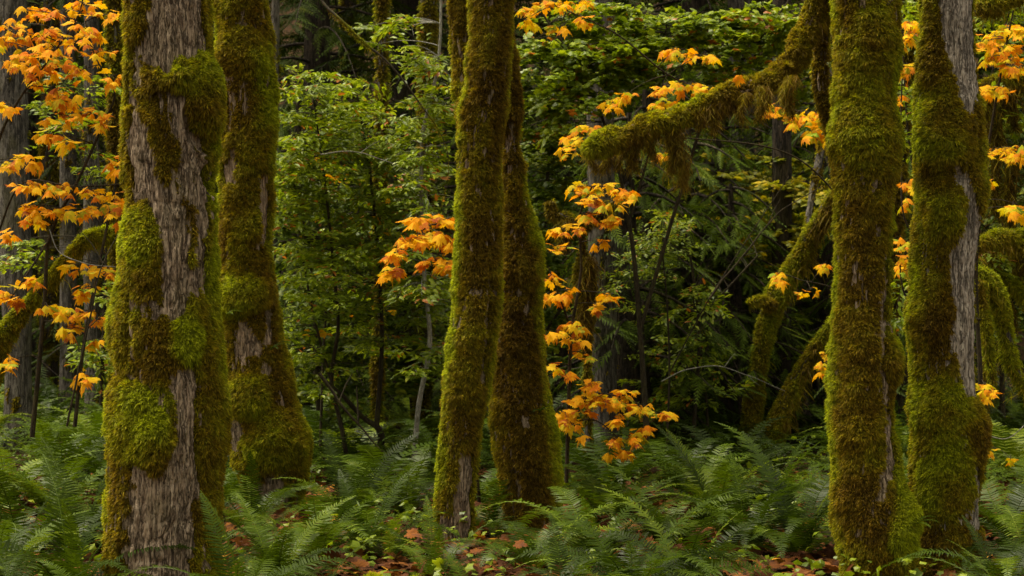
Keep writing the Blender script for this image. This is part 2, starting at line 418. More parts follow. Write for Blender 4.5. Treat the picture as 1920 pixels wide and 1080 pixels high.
def mossy(parent, C, R, nt, seed, vertical=True, bark=None, trunk_name='trunk', fissure=.010, fis_w=.022,
          cover=.6, cpaint=(), mounds=(), dents=(), tone0=.45, tpaint=(), thick=.024, blade=(.010, .024), bw=.0026,
          dens=100000, hang=None, zmax=1e9, moss_mat=None, sub=None, lump=.015, backdens=.3, capped=False, droop=.35, rimlight=.25, namp=.75):
    """bark surface + moss cushion + tufts of one stem"""
    bark = bark or M_BARK; moss_mat = moss_mat or M_MOSS; r = np.random.default_rng(seed)
    C = np.asarray(C, float); R = np.asarray(R, float); N = len(C)
    C, D, q = surface(C, R, nt, vertical)
    Rm = R[:, None]
    base = C[:, None] + D * Rm[..., None]
    low = .06 * fbm(np.stack([q[..., 0] / .25, q[..., 1] / .25, q[..., 2] / .5], -1), seed, 2)
    px, py = toP(base); front = sst(-D[..., 1], -.25, .15)
    wp = np.stack([q[..., 0] / .09, q[..., 1] / .09, q[..., 2] / .09], -1); px = px + 11 * fbm(wp, seed + 91, 3); py = py + 14 * fbm(wp, seed + 92, 3)
    dent = mound(px, py, [(t[0], t[1], t[2], t[3], t[4], *(t[5:])) for t in dents]) * front
    w = fbm(q / .12, seed + 5, 2)
    qq = np.stack([q[..., 0] / fis_w + w * .9, q[..., 1] / fis_w + w * .9, q[..., 2] / (fis_w * 4.6)], -1)
    rid = 1 - np.abs(vnoise(qq, seed + 1)) * 2.2; rid2 = 1 - np.abs(vnoise(qq * 2.1 + 7, seed + 2)) * 2
    fis = fissure * (np.clip(rid, -1, 1) * -.8 - .35 * rid2 + .5)
    rs = Rm * (1 + low) - dent
    bark_r = rs - thick * .55 + fis
    Pb = C[:, None] + D * bark_r[..., None]
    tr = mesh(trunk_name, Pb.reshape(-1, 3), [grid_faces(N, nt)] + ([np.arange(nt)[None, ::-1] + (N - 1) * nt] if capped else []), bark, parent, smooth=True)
    # moss cover
    m = cover + namp * fbm(np.stack([q[..., 0] / .10, q[..., 1] / .10, q[..., 2] / .22], -1), seed + 11, 3) + .6 * fbm(np.stack([q[..., 0] / .03, q[..., 1] / .03, q[..., 2] / .08], -1), seed + 12, 3)
    md = mound(px, py, mounds) * front
    m = m + (paint(px, py, cpaint) * front if len(cpaint) else 0) + sst(md, 0, .03) * .95
    cov = sst(m, .05, .85)
    lumpf = fbm(np.stack([q[..., 0] / .055, q[..., 1] / .055, q[..., 2] / .042], -1), seed + 21, 3)
    lumpL = fbm(np.stack([q[..., 0] / .16, q[..., 1] / .16, q[..., 2] / .16], -1), seed + 22, 2)
    off = -thick * .8 + cov * (thick * 1.1 + np.maximum(lump * 1.5 * lumpf + lump * 1.3 * lumpL, -thick * .22)) + md * cov
    Pm = C[:, None] + D * (rs - thick * .55 + off + .002)[..., None]
    nm = grid_normals(Pm)
    if (nm * D).sum() < 0: nm = -nm
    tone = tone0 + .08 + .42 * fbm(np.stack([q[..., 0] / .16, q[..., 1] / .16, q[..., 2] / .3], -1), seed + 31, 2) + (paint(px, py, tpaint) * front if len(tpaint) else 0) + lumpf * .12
    tone = tone + rimlight * sst(np.abs(D[..., 0]), .75, 1.0) + .15 * np.clip(nm[..., 2], 0, 1)  # rim term paints the backlit edges into the moss tone
    keep = cov > .02
    keep &= (C[:, 2] < zmax)[:, None]
    fc = grid_faces(N, nt, keep)
    if len(fc) == 0: return tr
    A = Acc()
    Vg = Pm.reshape(-1, 3)
    used, inv = np.unique(fc, return_inverse=True)
    V = [Vg[used]]; Tn = [np.clip(tone.ravel()[used], 0, 1)]; Rn = [np.full(len(used), .22)]
    quads = inv.reshape(-1, 4); cnt = len(used); tris = []
    # tufts
    a = Pm[:-1]; b = Pm[1:]; a2 = np.roll(a, -1, 1); b2 = np.roll(b, -1, 1)
    area = np.linalg.norm(np.cross(a2 - a, b - a), axis=-1)
    cq = cov[:-1]; wgt = area * cq * (C[:-1, 2] < zmax)[:, None] * np.where(nm[:-1, :, 1] < .25, 1, backdens) * sst(rs[:-1] * 0 + (rs - thick * .55 + off - bark_r)[:-1], -.004, .004)
    tot = wgt.sum(); n = int(tot * dens)
    if n > 0:
        cum = np.cumsum(wgt.ravel()); pick = np.searchsorted(cum, r.random(n) * cum[-1]); pi_, pj = np.unravel_index(np.clip(pick, 0, wgt.size - 1), wgt.shape)
        u = r.random((n, 1)); v = r.random((n, 1)); pj2 = (pj + 1) % nt
        pos = (Pm[pi_, pj] * (1 - u) + Pm[pi_, pj2] * u) * (1 - v) + (Pm[pi_ + 1, pj] * (1 - u) + Pm[pi_ + 1, pj2] * u) * v
        nn = nm[pi_, pj]; Ax = nz(np.gradient(C, axis=0))[pi_]
        cs_ = pos / [.024, .024, .015]; clump = np.stack([vnoise(cs_, seed + 41), vnoise(cs_, seed + 42), vnoise(cs_, seed + 43)], -1)
        d = nz(nn + clump * 1.0 + r.normal(0, .28, (n, 3)) + np.array([0, 0, -droop]))
        under = np.clip(-nn[:, 2], 0, 1)
        Ln = r.uniform(blade[0], blade[1], n) * (.75 + .6 * cov[pi_, pj]) * (1 + .8 * under)
        side = nz(np.cross(d, r.normal(0, 1, (n, 3)))) * bw * r.uniform(.7, 1.3, (n, 1))
        tipd = nz(d + np.array([0, 0, -.55]))
        p0 = pos - nn * .003
        mid = p0 + d * Ln[:, None] * .55
        BV = np.stack([p0 - side * .8, p0 + side * .8, mid + side, mid - side, mid + tipd * Ln[:, None] * .5], 1).reshape(-1, 3)
        k = np.arange(n)[:, None] * 5 + cnt
        quads2 = k + np.array([0, 1, 2, 3]); tris.append(k + np.array([3, 2, 4]))
        quads = np.concatenate([quads, quads2]); cnt += 5 * n
        V.append(BV); Tn.append(np.repeat(np.clip(tone[pi_, pj] + r.normal(0, .1, n), 0, 1), 5))
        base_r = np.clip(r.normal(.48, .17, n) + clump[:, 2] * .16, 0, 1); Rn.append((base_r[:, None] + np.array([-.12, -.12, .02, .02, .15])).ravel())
    # hanging strands under limbs
    if hang:
        if callable(hang[1]): hl = hang[1]
        hn, hf, hw = hang
        ww = area * (np.clip(-D[:-1, :, 2], 0, 1) > .05) * np.clip(.25 - D[:-1, :, 2], 0, 1) * (cov[:-1] > .2)
        cum = np.cumsum(ww.ravel()); n = int(ww.sum() * hn)
        if n > 0:
            pick = np.searchsorted(cum, r.random(n) * cum[-1]); pi_, pj = np.unravel_index(np.clip(pick, 0, ww.size - 1), ww.shape)
            pos = Pm[pi_, pj] + r.normal(0, .003, (n, 3)); sv = q[pi_, pj, 2]
            nl = .5 + .5 * vnoise(np.stack([sv / .05, sv * 0, sv * 0], -1), seed + 71); nl2 = .5 + .5 * vnoise(np.stack([sv / .18, sv * 0 + 3, sv * 0], -1), seed + 72)
            Ln = hf * (.15 + .6 * nl * nl2 * 1.8 + .25 * nl2) * r.uniform(.3, 1.1, n)
            V2, Q2, T2 = strands(r, pos, Ln, hw, seed)
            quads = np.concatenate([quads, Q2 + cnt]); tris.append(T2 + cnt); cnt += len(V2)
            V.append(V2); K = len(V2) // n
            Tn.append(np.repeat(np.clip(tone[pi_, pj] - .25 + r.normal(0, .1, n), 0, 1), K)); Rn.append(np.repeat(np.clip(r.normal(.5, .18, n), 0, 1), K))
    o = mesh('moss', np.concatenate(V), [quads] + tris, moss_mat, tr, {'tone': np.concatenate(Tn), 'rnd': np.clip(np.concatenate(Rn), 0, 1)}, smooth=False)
    return tr
def strands(r, pos, Ln, w, seed):
    """thin ribbons hanging from pos"""
    n = len(pos); a = r.uniform(0, pi, n); sd = np.stack([np.cos(a), np.sin(a), np.zeros(n)], -1) * w
    o1 = r.normal(0, .26, (n, 3)) * [1, 1, .3]; o2 = o1 * .3 + r.normal(0, .24, (n, 3)) * [1, 1, .3]
    p1 = pos + (o1 + [0, 0, -.33]) * Ln[:, None]; p2 = p1 + (o2 + [0, 0, -.33]) * Ln[:, None]; p3 = p2 + (o2 * .5 + [0, 0, -.33]) * Ln[:, None]
    V = np.stack([pos - sd, pos + sd, p1 + sd, p1 - sd, p2 + sd * .8, p2 - sd * .8, p3], 1).reshape(-1, 3)
    k = np.arange(n)[:, None] * 7
    return V, np.concatenate([k + np.array([0, 1, 2, 3]), k + np.array([3, 2, 4, 5])]), k + np.array([5, 4, 6])
def pendant(parent, px, py0, py1, rx, d, seed, mat=None, n=2600, tone0=.45, name='hanging_moss', w=.0022):
    """tapering bundle of moss hanging between two heights"""
    r = np.random.default_rng(seed); t = r.random(n) ** 1.1
    prof = np.interp(t, [0, .2, .75, 1], [.8, 1, .75, .15])
    a = r.uniform(0, 2 * pi, n); rr = np.sqrt(r.random(n)) * rx / F * d * prof
    top = P(px, py0, d); H = (py1 - py0) / F * d
    pos = top + np.stack([rr * np.cos(a) + .02 * np.sin(t * 5 + seed), rr * np.sin(a), -t * H], -1)
    Ln = r.uniform(.03, .075, n) * (H / .25) ** .5 * r.uniform(.6, 1.3, n)
    V, Q, T = strands(r, pos, Ln, w, seed)
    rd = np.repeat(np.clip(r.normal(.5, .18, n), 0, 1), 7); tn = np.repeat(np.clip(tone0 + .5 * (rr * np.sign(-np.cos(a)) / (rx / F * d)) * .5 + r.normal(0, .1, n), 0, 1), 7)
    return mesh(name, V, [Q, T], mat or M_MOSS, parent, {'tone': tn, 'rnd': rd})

def bole_path(rows, d, dz, ztop=6.5, zbot=-.15, lean=None):
    rows = np.array(rows, float)
    z = np.concatenate([np.arange(zbot, CZ + 560 / F * d, dz), np.arange(CZ + 560 / F * d, ztop, .10)])
    y = 540 - (z - CZ) * F / d
    L = np.interp(y, rows[:, 0], rows[:, 1]); Rr = np.interp(y, rows[:, 0], rows[:, 2])
    k = max(3, int(.05 / dz)); ker = np.hanning(k + 2)[1:-1]; ker /= ker.sum()
    def sm(a):
        p = np.concatenate([np.full(k, a[0]), a, np.full(k, a[-1])]); return np.convolve(p, ker, 'same')[k:-k]
    L, Rr = sm(L), sm(Rr)
    up = np.clip(z - (CZ + 560 / F * d), 0, None); lean = lean or 0
    cx = ((L + Rr) / 2 - 960) / F * d + up * lean; R = ((Rr - L) / 2 / F * d - .014) * (1 - .05 * up)
    return np.stack([cx, np.full_like(z, d), z], -1), R
def base_of(px, d): x = (px - 960) / F * d; return (x, d, float(gz(x, d)))

# ---- first trunk: big maple, front left
t1 = thing('maple_tree', 'broadest trunk, standing foremost at left, bare grey bark between bulging moss cushions', 'tree', base_of(310, 10.4), 'mossy maple trunks')
C, R = bole_path([(0, 226, 398), (50, 233, 402), (100, 238, 404), (150, 237, 412), (200, 235, 417), (230, 233, 418), (270, 231, 409), (300, 232, 405), (350, 235, 406), (400, 234, 410), (450, 227, 412), (500, 222, 411), (540, 219, 410),
    (600, 212, 415), (650, 210, 418), (680, 214, 420), (720, 212, 426), (760, 206, 428), (800, 204, 428), (850, 200, 426), (900, 199, 420), (950, 198, 415), (1000, 197, 411), (1040, 197, 412), (1110, 190, 425)], 10.4, .0055)
mossy(t1, C, R, 400, 101, cover=.46, fissure=.014, zmax=3.5,
      cpaint=[([(262, -20, 26), (250, 60, 14)], .7), ([(320, 20, 55), (322, 95, 50)], -1.3), ([(258, 120, 14), (262, 310, 22)], -.45), (330, 225, 25, 45, -.9, -20), ([(272, 240, 30), (265, 320, 22)], -.7),
              ([(398, -20, 10), (402, 260, 12), (404, 560, 13), (412, 800, 20), (405, 1100, 18)], 1.2), ([(236, 100, 9), (236, 420, 9)], 1.0), ([(300, 210, 34), (312, 300, 22), (308, 340, 10)], .95), (262, 250, 16, 60, .35), (258, 150, 14, 50, .4),
              ([(300, 360, 30), (320, 430, 34), (330, 520, 34), (335, 600, 20)], -1.0), ([(372, 300, 10), (380, 460, 14), (380, 520, 10)], -.5),
              ([(352, 700, 18), (350, 800, 22), (340, 880, 35), (300, 960, 52), (300, 1100, 52)], -1.7), ([(395, 600, 22), (396, 850, 24), (388, 1100, 22)], 1.0), ([(222, 860, 22), (212, 1060, 14)], 1.2),
              (260, 470, 50, 95, .8), (300, 660, 60, 60, .8), (240, 640, 30, 60, .8)],
      mounds=[(340, 140, 66, 36, .05, 4), (384, 185, 38, 84, .052, -4), (300, 150, 34, 22, .03, 10), (262, 462, 46, 82, .028), (350, 642, 36, 50, .045), (366, 580, 24, 60, .02), (248, 786, 58, 72, .045, -8), (280, 826, 50, 66, .045, -12), (300, 862, 26, 40, .03), (222, 600, 22, 90, .02), (404, 700, 22, 150, .02)],
      dents=[(372, 250, 26, 52, .055, -25), (388, 335, 12, 46, .05, -15), (375, 830, 7, 120, .03), (240, 640, 9, 40, .02)],
      tone0=.36, tpaint=[(360, 140, 70, 45, .25), (262, 440, 46, 60, .35), (352, 640, 34, 48, .5), (262, 800, 70, 90, .5), (395, 420, 14, 160, .1), (385, 300, 16, 60, -.3), (300, 690, 60, 30, -.2)])

# ---- second: behind the first
t2 = thing('maple_tree', 'mossy trunk half hidden behind the broadest left trunk, swelling towards its foot', 'tree', base_of(500, 14), 'mossy maple trunks')
C, R = bole_path([(0, 400, 503), (50, 402, 508), (100, 402, 512), (150, 406, 517), (200, 408, 519), (250, 410, 519), (300, 410, 515), (340, 408, 510), (400, 408, 511), (450, 410, 512), (500, 410, 513), (540, 410, 520), (580, 412, 524),
    (620, 412, 531), (660, 412, 540), (700, 414, 548), (740, 416, 557), (780, 420, 569), (820, 424, 581), (860, 430, 584), (890, 446, 577), (930, 458, 574), (980, 455, 580)], 14, .008)
mossy(t2, C, R, 260, 202, cover=.9, namp=.6, blade=(.014, .028), bw=.0030, dens=70000, zmax=3.9, fis_w=.026,
      cpaint=[([(495, 330, 8), (495, 450, 8)], -1.4), (430, 325, 14, 30, -.9), ([(455, 610, 16), (470, 650, 22)], -1.05), (440, 800, 14, 50, -1.0), (515, 930, 60, 45, -.55), (500, 610, 14, 40, -1)],
      mounds=[(450, 100, 50, 46, .05), (488, 250, 36, 80, .03), (450, 556, 56, 40, .08), (466, 748, 46, 44, .07), (524, 826, 66, 60, .06), (455, 430, 45, 36, .03)],
      tone0=.38, tpaint=[(450, 556, 54, 40, .4), (466, 748, 44, 44, .35), (524, 826, 66, 60, .3), (450, 105, 50, 46, .2), (495, 200, 25, 120, .2)])

# ---- centre pair
t3 = thing('maple_tree', 'slender mossy trunk left of the crossing centre pair, forked stem behind its top', 'tree', base_of(852, 12.5), 'mossy maple trunks')
C, R = bole_path([(0, 880, 963), (50, 880, 964), (100, 877, 962), (150, 870, 957), (200, 862, 952), (250, 857, 943), (300, 855, 939), (350, 856, 938), (400, 855, 941), (450, 853, 943), (500, 851, 943), (540, 850, 944), (600, 843, 940),
    (650, 838, 931), (700, 832, 924), (750, 827, 916), (800, 823, 904), (850, 819, 897), (900, 815, 892), (940, 815, 889), (1060, 812, 888)], 12.5, .0075, lean=.12)
mossy(t3, C, R, 260, 303, cover=1.25, namp=.45, blade=(.013, .025), bw=.0026, dens=85000, zmax=3.7, lump=.014,
      cpaint=[([(878, 850, 9), (868, 930, 20), (860, 990, 24)], -1.8), ([(914, 560, 6), (912, 640, 8), (908, 720, 7)], -1.7), (845, 1000, 30, 40, -.7)],
      mounds=[(880, 420, 40, 60, .012), (860, 700, 40, 60, .012)], dents=[([0][0] + 916, 640, 7, 110, .03, 4)],
      tone0=.34, tpaint=[([(868, 0, 16), (858, 300, 14), (845, 600, 14), (825, 900, 14)], .35), ([(945, 60, 14), (930, 300, 14)], -.15), (835, 650, 30, 60, .1)])
cc = smooth_path([P(864, -160, 12.95), P(864, 0, 12.95), P(864, 100, 12.9), P(868, 180, 12.8), P(882, 270, 12.6)], 90)
mossy(t3, cc, np.interp(np.linspace(0, 1, 90), [0, .4, .7, 1], [.075, .07, .05, .04]), 90, 305, vertical=False, trunk_name='limb', cover=1.0, blade=(.013, .025), bw=.0026, dens=70000, tone0=.25)
t3b = thing('maple_tree', 'mossy trunk right of the crossing centre pair, rusty moss and a wide foot', 'tree', base_of(998, 13), 'mossy maple trunks')
C, R = bole_path([(0, 892, 958), (60, 905, 966), (100, 920, 970), (150, 932, 976), (200, 936, 981), (230, 938, 980), (270, 940, 974), (300, 940, 983), (350, 940, 991), (400, 942, 999), (430, 940, 1008), (470, 938, 1018), (500, 936, 1021), (540, 935, 1016), (600, 932, 1017),
    (650, 928, 1020), (700, 925, 1026), (750, 920, 1034), (800, 918, 1043), (850, 923, 1051), (880, 932, 1056), (920, 938, 1057), (960, 943, 1054), (1030, 942, 1056)], 13, .0075, lean=-.1)
mossy(t3b, C, R, 280, 304, cover=1.3, namp=.45, blade=(.013, .026), bw=.0027, dens=80000, zmax=3.8, lump=.014,
      cpaint=[(955, 250, 9, 45, -1.5), (965, 900, 14, 50, -.8), (1000, 960, 30, 40, -.3)], mounds=[(1000, 500, 28, 60, .02), (960, 190, 24, 50, .02), (1020, 860, 36, 90, .02)],
      dents=[(1000, 900, 6, 90, .02, -6)], tone0=.2, tpaint=[([(985, 330, 14), (1012, 480, 16), (1010, 620, 10), (1035, 800, 16), (1045, 950, 16)], .45), (955, 600, 24, 200, -.1)])

# ---- fourth, with the big bough
t4 = thing('maple_tree', 'evenly moss-wrapped trunk at right that carries the long drooping mossy bough', 'tree', base_of(1640, 10.9), 'mossy maple trunks')
C, R = bole_path([(0, 1558, 1687), (50, 1562, 1688), (100, 1564, 1684), (150, 1566, 1679), (200, 1562, 1676), (230, 1560, 1680), (270, 1558, 1683), (300, 1560, 1683), (350, 1562, 1678), (400, 1566, 1673), (450, 1567, 1671), (500, 1564, 1670), (540, 1562, 1672),
    (600, 1558, 1672), (640, 1556, 1684), (680, 1554, 1688), (720, 1552, 1682), (760, 1551, 1676), (800, 1554, 1677), (850, 1556, 1688), (900, 1556, 1700), (940, 1558, 1711), (980, 1562, 1720), (1020, 1568, 1717), (1100, 1580, 1712)], 10.9, .006)
mossy(t4, C, R, 320, 406, cover=1.1, namp=.55, zmax=3.5, lump=.016, dens=110000,
      cpaint=[(1620, 260, 90, 330, .45), ([(1662, 470, 5), (1658, 600, 9), (1655, 700, 8), (1664, 780, 5), (1668, 860, 10), (1655, 930, 14)], -1.9), (1625, 950, 45, 40, -.35), (1640, 1040, 40, 50, -.3)],
      mounds=[(1618, 250, 66, 70, .035), (1640, 80, 50, 60, .02), (1600, 800, 50, 70, .022), (1694, 992, 28, 62, .05), (1680, 680, 14, 44, .03), (1590, 640, 40, 60, .015)],
      dents=[(1662, 620, 7, 150, .02)], tone0=.42, tpaint=[(1615, 230, 70, 110, .22), (1694, 992, 30, 60, .6), ([(1686, 880, 10), (1700, 960, 10)], .5), (1620, 560, 50, 120, -.22), (1620, 960, 60, 70, -.2), (1625, 420, 50, 60, -.1)])
bp = [(1556, -330, 11.0, 30), (1548, -120, 11.05, 24), (1532, 0, 11.1, 20), (1510, 60, 11.1, 19), (1486, 112, 11.1, 19), (1450, 146, 11.1, 18), (1400, 164, 11.08, 17), (1350, 184, 11.0, 17), (1300, 206, 10.97, 16), (1260, 220, 10.95, 17), (1205, 240, 10.9, 16), (1160, 258, 10.85, 15), (1124, 270, 10.8, 13), (1102, 277, 10.8, 10), (1092, 281, 10.8, 5)]
pp = smooth_path([list(P(a, b, c)) + [r_ / F * c] for a, b, c, r_ in bp], 330)
mossy(t4, pp[:, :3], pp[:, 3], 130, 407, vertical=False, trunk_name='bough', cover=1.7, blade=(.010, .022), bw=.0024, dens=120000, tone0=.5, hang=(60000, .075, .0014), lump=.026, capped=True, droop=.0, rimlight=0)
bp = [(1560, -200, 11.15, 18), (1550, -40, 11.2, 16), (1541, 50, 11.25, 15), (1537, 120, 11.25, 14), (1541, 170, 11.2, 14), (1552, 215, 11.2, 12), (1566, 280, 11.2, 11)]
pp = smooth_path([list(P(a, b, c)) + [r_ / F * c] for a, b, c, r_ in bp], 130)
mossy(t4, pp[:, :3], pp[:, 3], 60, 408, vertical=False, trunk_name='limb', cover=1.1, dens=70000, tone0=.32, hang=(14000, .08, .0014))
for k, (x, a, b, w_) in enumerate([(1275, 225, 345, 15), (1256, 225, 322, 12), (1135, 275, 320, 15), (1165, 262, 312, 10), (1192, 255, 318, 12), (1225, 245, 300, 10), (1110, 280, 318, 8), (1335, 195, 246, 12), (1312, 205, 240, 8), (1430, 160, 222, 14), (1395, 172, 226, 8), (1480, 140, 212, 16)]):
    pendant(t4, x, a, b, w_, 10.95, 500 + k, n=int(18 * w_ + 8 * (b - a)), tone0=.3, w=.0014)

# ---- fifth, far right
t5 = thing('maple_tree', 'rightmost large trunk, mossy with a long pale strip of bare bark down its right side', 'tree', base_of(1778, 11.2), 'mossy maple trunks')
C, R = bole_path([(0, 1723, 1830), (50, 1724, 1830), (100, 1723, 1831), (150, 1718, 1836), (200, 1712, 1847), (250, 1711, 1850), (300, 1713, 1852), (350, 1716, 1853), (400, 1714, 1847), (450, 1710, 1840), (500, 1708, 1834), (540, 1706, 1832), (600, 1700, 1832),
    (650, 1698, 1832), (700, 1700, 1833), (750, 1702, 1838), (780, 1704, 1850), (820, 1704, 1854), (860, 1704, 1849), (900, 1706, 1843), (950, 1708, 1839), (1000, 1710, 1844), (1040, 1710, 1849), (1110, 1708, 1852)], 11.2, .006)
mossy(t5, C, R, 320, 509, cover=.9, namp=.55, zmax=3.5, lump=.015, bark=M_BARK_PALE, dens=110000, fis_w=.016, fissure=.008,
      cpaint=[([(1806, -20, 38), (1808, 100, 36), (1822, 190, 20)], -2.4), ([(1760, 0, 14), (1765, 90, 12)], -.35), ([(1796, 308, 8), (1816, 350, 13), (1826, 420, 15), (1812, 480, 28), (1812, 560, 30), (1816, 650, 26), (1826, 730, 15)], -3.0), ([(1832, 870, 8), (1834, 990, 9)], -1.6),
              ([(1840, 190, 10), (1850, 330, 9), (1845, 420, 8)], 1.2), (1760, 250, 50, 80, .6), (1768, 410, 40, 60, .8), (1760, 800, 60, 120, .6), (1742, 640, 46, 80, .9)],
      mounds=[(1768, 258, 58, 74, .042), (1770, 402, 40, 62, .045), (1765, 780, 64, 62, .035), (1842, 812, 14, 38, .018), (1765, 920, 56, 66, .025), (1745, 600, 44, 60, .02), (1750, 130, 30, 50, .02)],
      dents=[(1805, 330, 8, 24, .02, 30), (1835, 250, 6, 90, .02)], tone0=.34, tpaint=[(1765, 230, 58, 80, .3), (1770, 420, 44, 60, .1), (1760, 770, 60, 60, .15), (1780, 900, 60, 90, .4), (1720, 640, 24, 160, .3), (1850, 300, 10, 130, .15), (1770, 330, 60, 30, -.2), (1780, 500, 30, 80, -.2)])

# ------------------------------------------------------------------ smaller and farther trunks
def poly_limb(parent, pts, seed, name, cover=1.0, tone0=.4, dens=30000, blade=(.016, .032), bw=.0038, hang=None, bark=None, mat=None, nt=40, m=None, **kw):
    rows = [list(P(a, b, c)) + [r_ / F * c] for a, b, c, r_ in pts]
    L = np.linalg.norm(np.diff(np.array(rows)[:, :3], axis=0), axis=1).sum(); m = m or int(np.clip(L / .02, 20, 260))
    pp = smooth_path(rows, m)
    return mossy(parent, pp[:, :3], np.maximum(pp[:, 3], .002), nt, seed, vertical=False, trunk_name=name, cover=cover, tone0=tone0, dens=dens, blade=blade, bw=bw, hang=hang, bark=bark or M_BARK_FAR, moss_mat=mat or M_MOSS, thick=.012, lump=.010, fissure=.005, capped=True, **kw)

t6 = thing('leaning_tree', 'dark mossy forked tree leaning right in the shade behind the long bough', 'tree', base_of(1410, 19.3))
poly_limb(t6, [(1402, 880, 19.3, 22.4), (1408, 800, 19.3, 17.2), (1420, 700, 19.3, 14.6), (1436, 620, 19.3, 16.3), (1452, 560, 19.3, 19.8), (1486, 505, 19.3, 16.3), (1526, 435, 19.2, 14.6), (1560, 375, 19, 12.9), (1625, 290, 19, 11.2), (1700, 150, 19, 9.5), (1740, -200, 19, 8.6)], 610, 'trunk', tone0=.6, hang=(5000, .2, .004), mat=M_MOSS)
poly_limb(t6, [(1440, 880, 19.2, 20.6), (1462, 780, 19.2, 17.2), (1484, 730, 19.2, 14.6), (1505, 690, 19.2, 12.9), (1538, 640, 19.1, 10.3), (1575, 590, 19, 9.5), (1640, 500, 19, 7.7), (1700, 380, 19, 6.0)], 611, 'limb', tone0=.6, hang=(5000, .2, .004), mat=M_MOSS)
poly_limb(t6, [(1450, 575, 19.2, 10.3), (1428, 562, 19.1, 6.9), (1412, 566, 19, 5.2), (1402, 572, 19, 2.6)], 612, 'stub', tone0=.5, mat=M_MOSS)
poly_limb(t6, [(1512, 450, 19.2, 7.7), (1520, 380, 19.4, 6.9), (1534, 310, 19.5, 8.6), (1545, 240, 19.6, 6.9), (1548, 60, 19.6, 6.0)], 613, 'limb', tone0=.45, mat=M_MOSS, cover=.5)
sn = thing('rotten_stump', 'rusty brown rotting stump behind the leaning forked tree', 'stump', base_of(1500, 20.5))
poly_limb(sn, [(1500, 870, 20.5, 38), (1498, 820, 20.5, 30), (1495, 770, 20.5, 26), (1500, 735, 20.5, 16), (1505, 715, 20.5, 5)], 620, 'trunk', cover=.2, tone0=.1, bark=M_BARK_DARK, mat=M_MOSS_SHADED)

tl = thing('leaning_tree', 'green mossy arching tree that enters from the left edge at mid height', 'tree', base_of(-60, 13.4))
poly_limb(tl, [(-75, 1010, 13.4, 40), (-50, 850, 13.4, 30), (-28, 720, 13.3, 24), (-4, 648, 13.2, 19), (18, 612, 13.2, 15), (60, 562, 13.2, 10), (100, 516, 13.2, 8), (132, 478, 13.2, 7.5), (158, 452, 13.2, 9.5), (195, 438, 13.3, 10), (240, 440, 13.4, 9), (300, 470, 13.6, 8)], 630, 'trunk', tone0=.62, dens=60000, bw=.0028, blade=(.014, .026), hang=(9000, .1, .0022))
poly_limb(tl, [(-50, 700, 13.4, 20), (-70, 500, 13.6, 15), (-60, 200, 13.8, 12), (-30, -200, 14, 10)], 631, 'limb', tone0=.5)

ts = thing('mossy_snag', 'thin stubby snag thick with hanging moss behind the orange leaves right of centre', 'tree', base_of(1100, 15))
poly_limb(ts, [(1104, 960, 15, 6), (1102, 800, 15, 6), (1100, 620, 15, 8), (1098, 560, 15, 15), (1094, 500, 15, 15), (1094, 470, 15, 6), (1094, 430, 15, 5), (1112, 412, 15, 8), (1140, 392, 15, 11), (1158, 372, 15, 5)], 640, 'trunk', tone0=.3, hang=(9000, .12, .003), mat=M_MOSS_SHADED)
poly_limb(ts, [(1094, 428, 15, 7), (1062, 410, 15, 8), (1036, 400, 15, 7), (1030, 376, 15, 4)], 641, 'limb', tone0=.45, mat=M_MOSS_SHADED)
pendant(ts, 1098, 480, 625, 16, 14.95, 642, n=1800, mat=M_MOSS_SHADED, tone0=.3, w=.0028)
pendant(ts, 1060, 410, 470, 16, 14.95, 643, n=700, mat=M_MOSS_SHADED, tone0=.3, w=.0028)

# plain far trunks: (centre px, half width, distance, bark, cover, label)
far = [(30, 30, 20, M_BARK_FAR, .0, 'pale grey trunk at the left edge behind the orange maple', (8, -6)),
       (172, 16, 24, M_BARK_FAR, .15, 'thin grey trunk behind the orange leaves near the broadest trunk', (4, 0)),
       (222, 14, 17.5, M_BARK_FAR, 1.0, 'narrow green mossy trunk touching the left side of the broadest trunk', (0, -6)),
       (92, 20, 27, M_BARK_DARK, .5, 'dark mossy trunk between the two grey trunks at far left', (0, 6)),
       (128, 17, 25, M_BARK_FAR, .1, 'thin grey trunk seen low behind the left ferns', (0, 0)),
       (512, 9, 21, M_BARK_FAR, .0, 'slim grey trunk peeping out behind the second trunk from left', (0, 4)),
       (1130, 28, 18.6, M_BARK_FAR, .05, 'broad grey trunk in the shade behind the moss draped snag', (6, -6)),
       (1466, 20, 20.6, M_BARK_DARK, -.3, 'nearly black straight trunk beneath the long bough', (0, 0)),
       (795, 15, 20, M_BARK_FAR, .75, 'small mossy trunk just left of the centre pair', (-6, 6)),
       (712, 9, 18.5, M_BARK_FAR, .95, 'thin mossy stem standing in the green thicket left of centre', (-8, 4)),
       (1668, 17, 17.5, M_BARK_DARK, .9, 'leaning brown mossy trunk seen between the two right trunks', (-20, 26)),
       (1395, 26, 24.5, M_BARK_FAR, .0, 'grey trunk low behind the leaning forked tree', (4, -6)),
       (655, 16, 27, M_BARK_DARK, .5, 'dark trunk deep in the shade behind the green thicket', (6, 0)),
       (1290, 16, 30, M_BARK_DARK, .3, 'dark thin trunk deep in the wood below the bough', (0, 6)),
       (1330, 14, 26, M_BARK_DARK, .8, 'dark mossy stem deep in the wood beside the bough tip drape', (12, -4))]
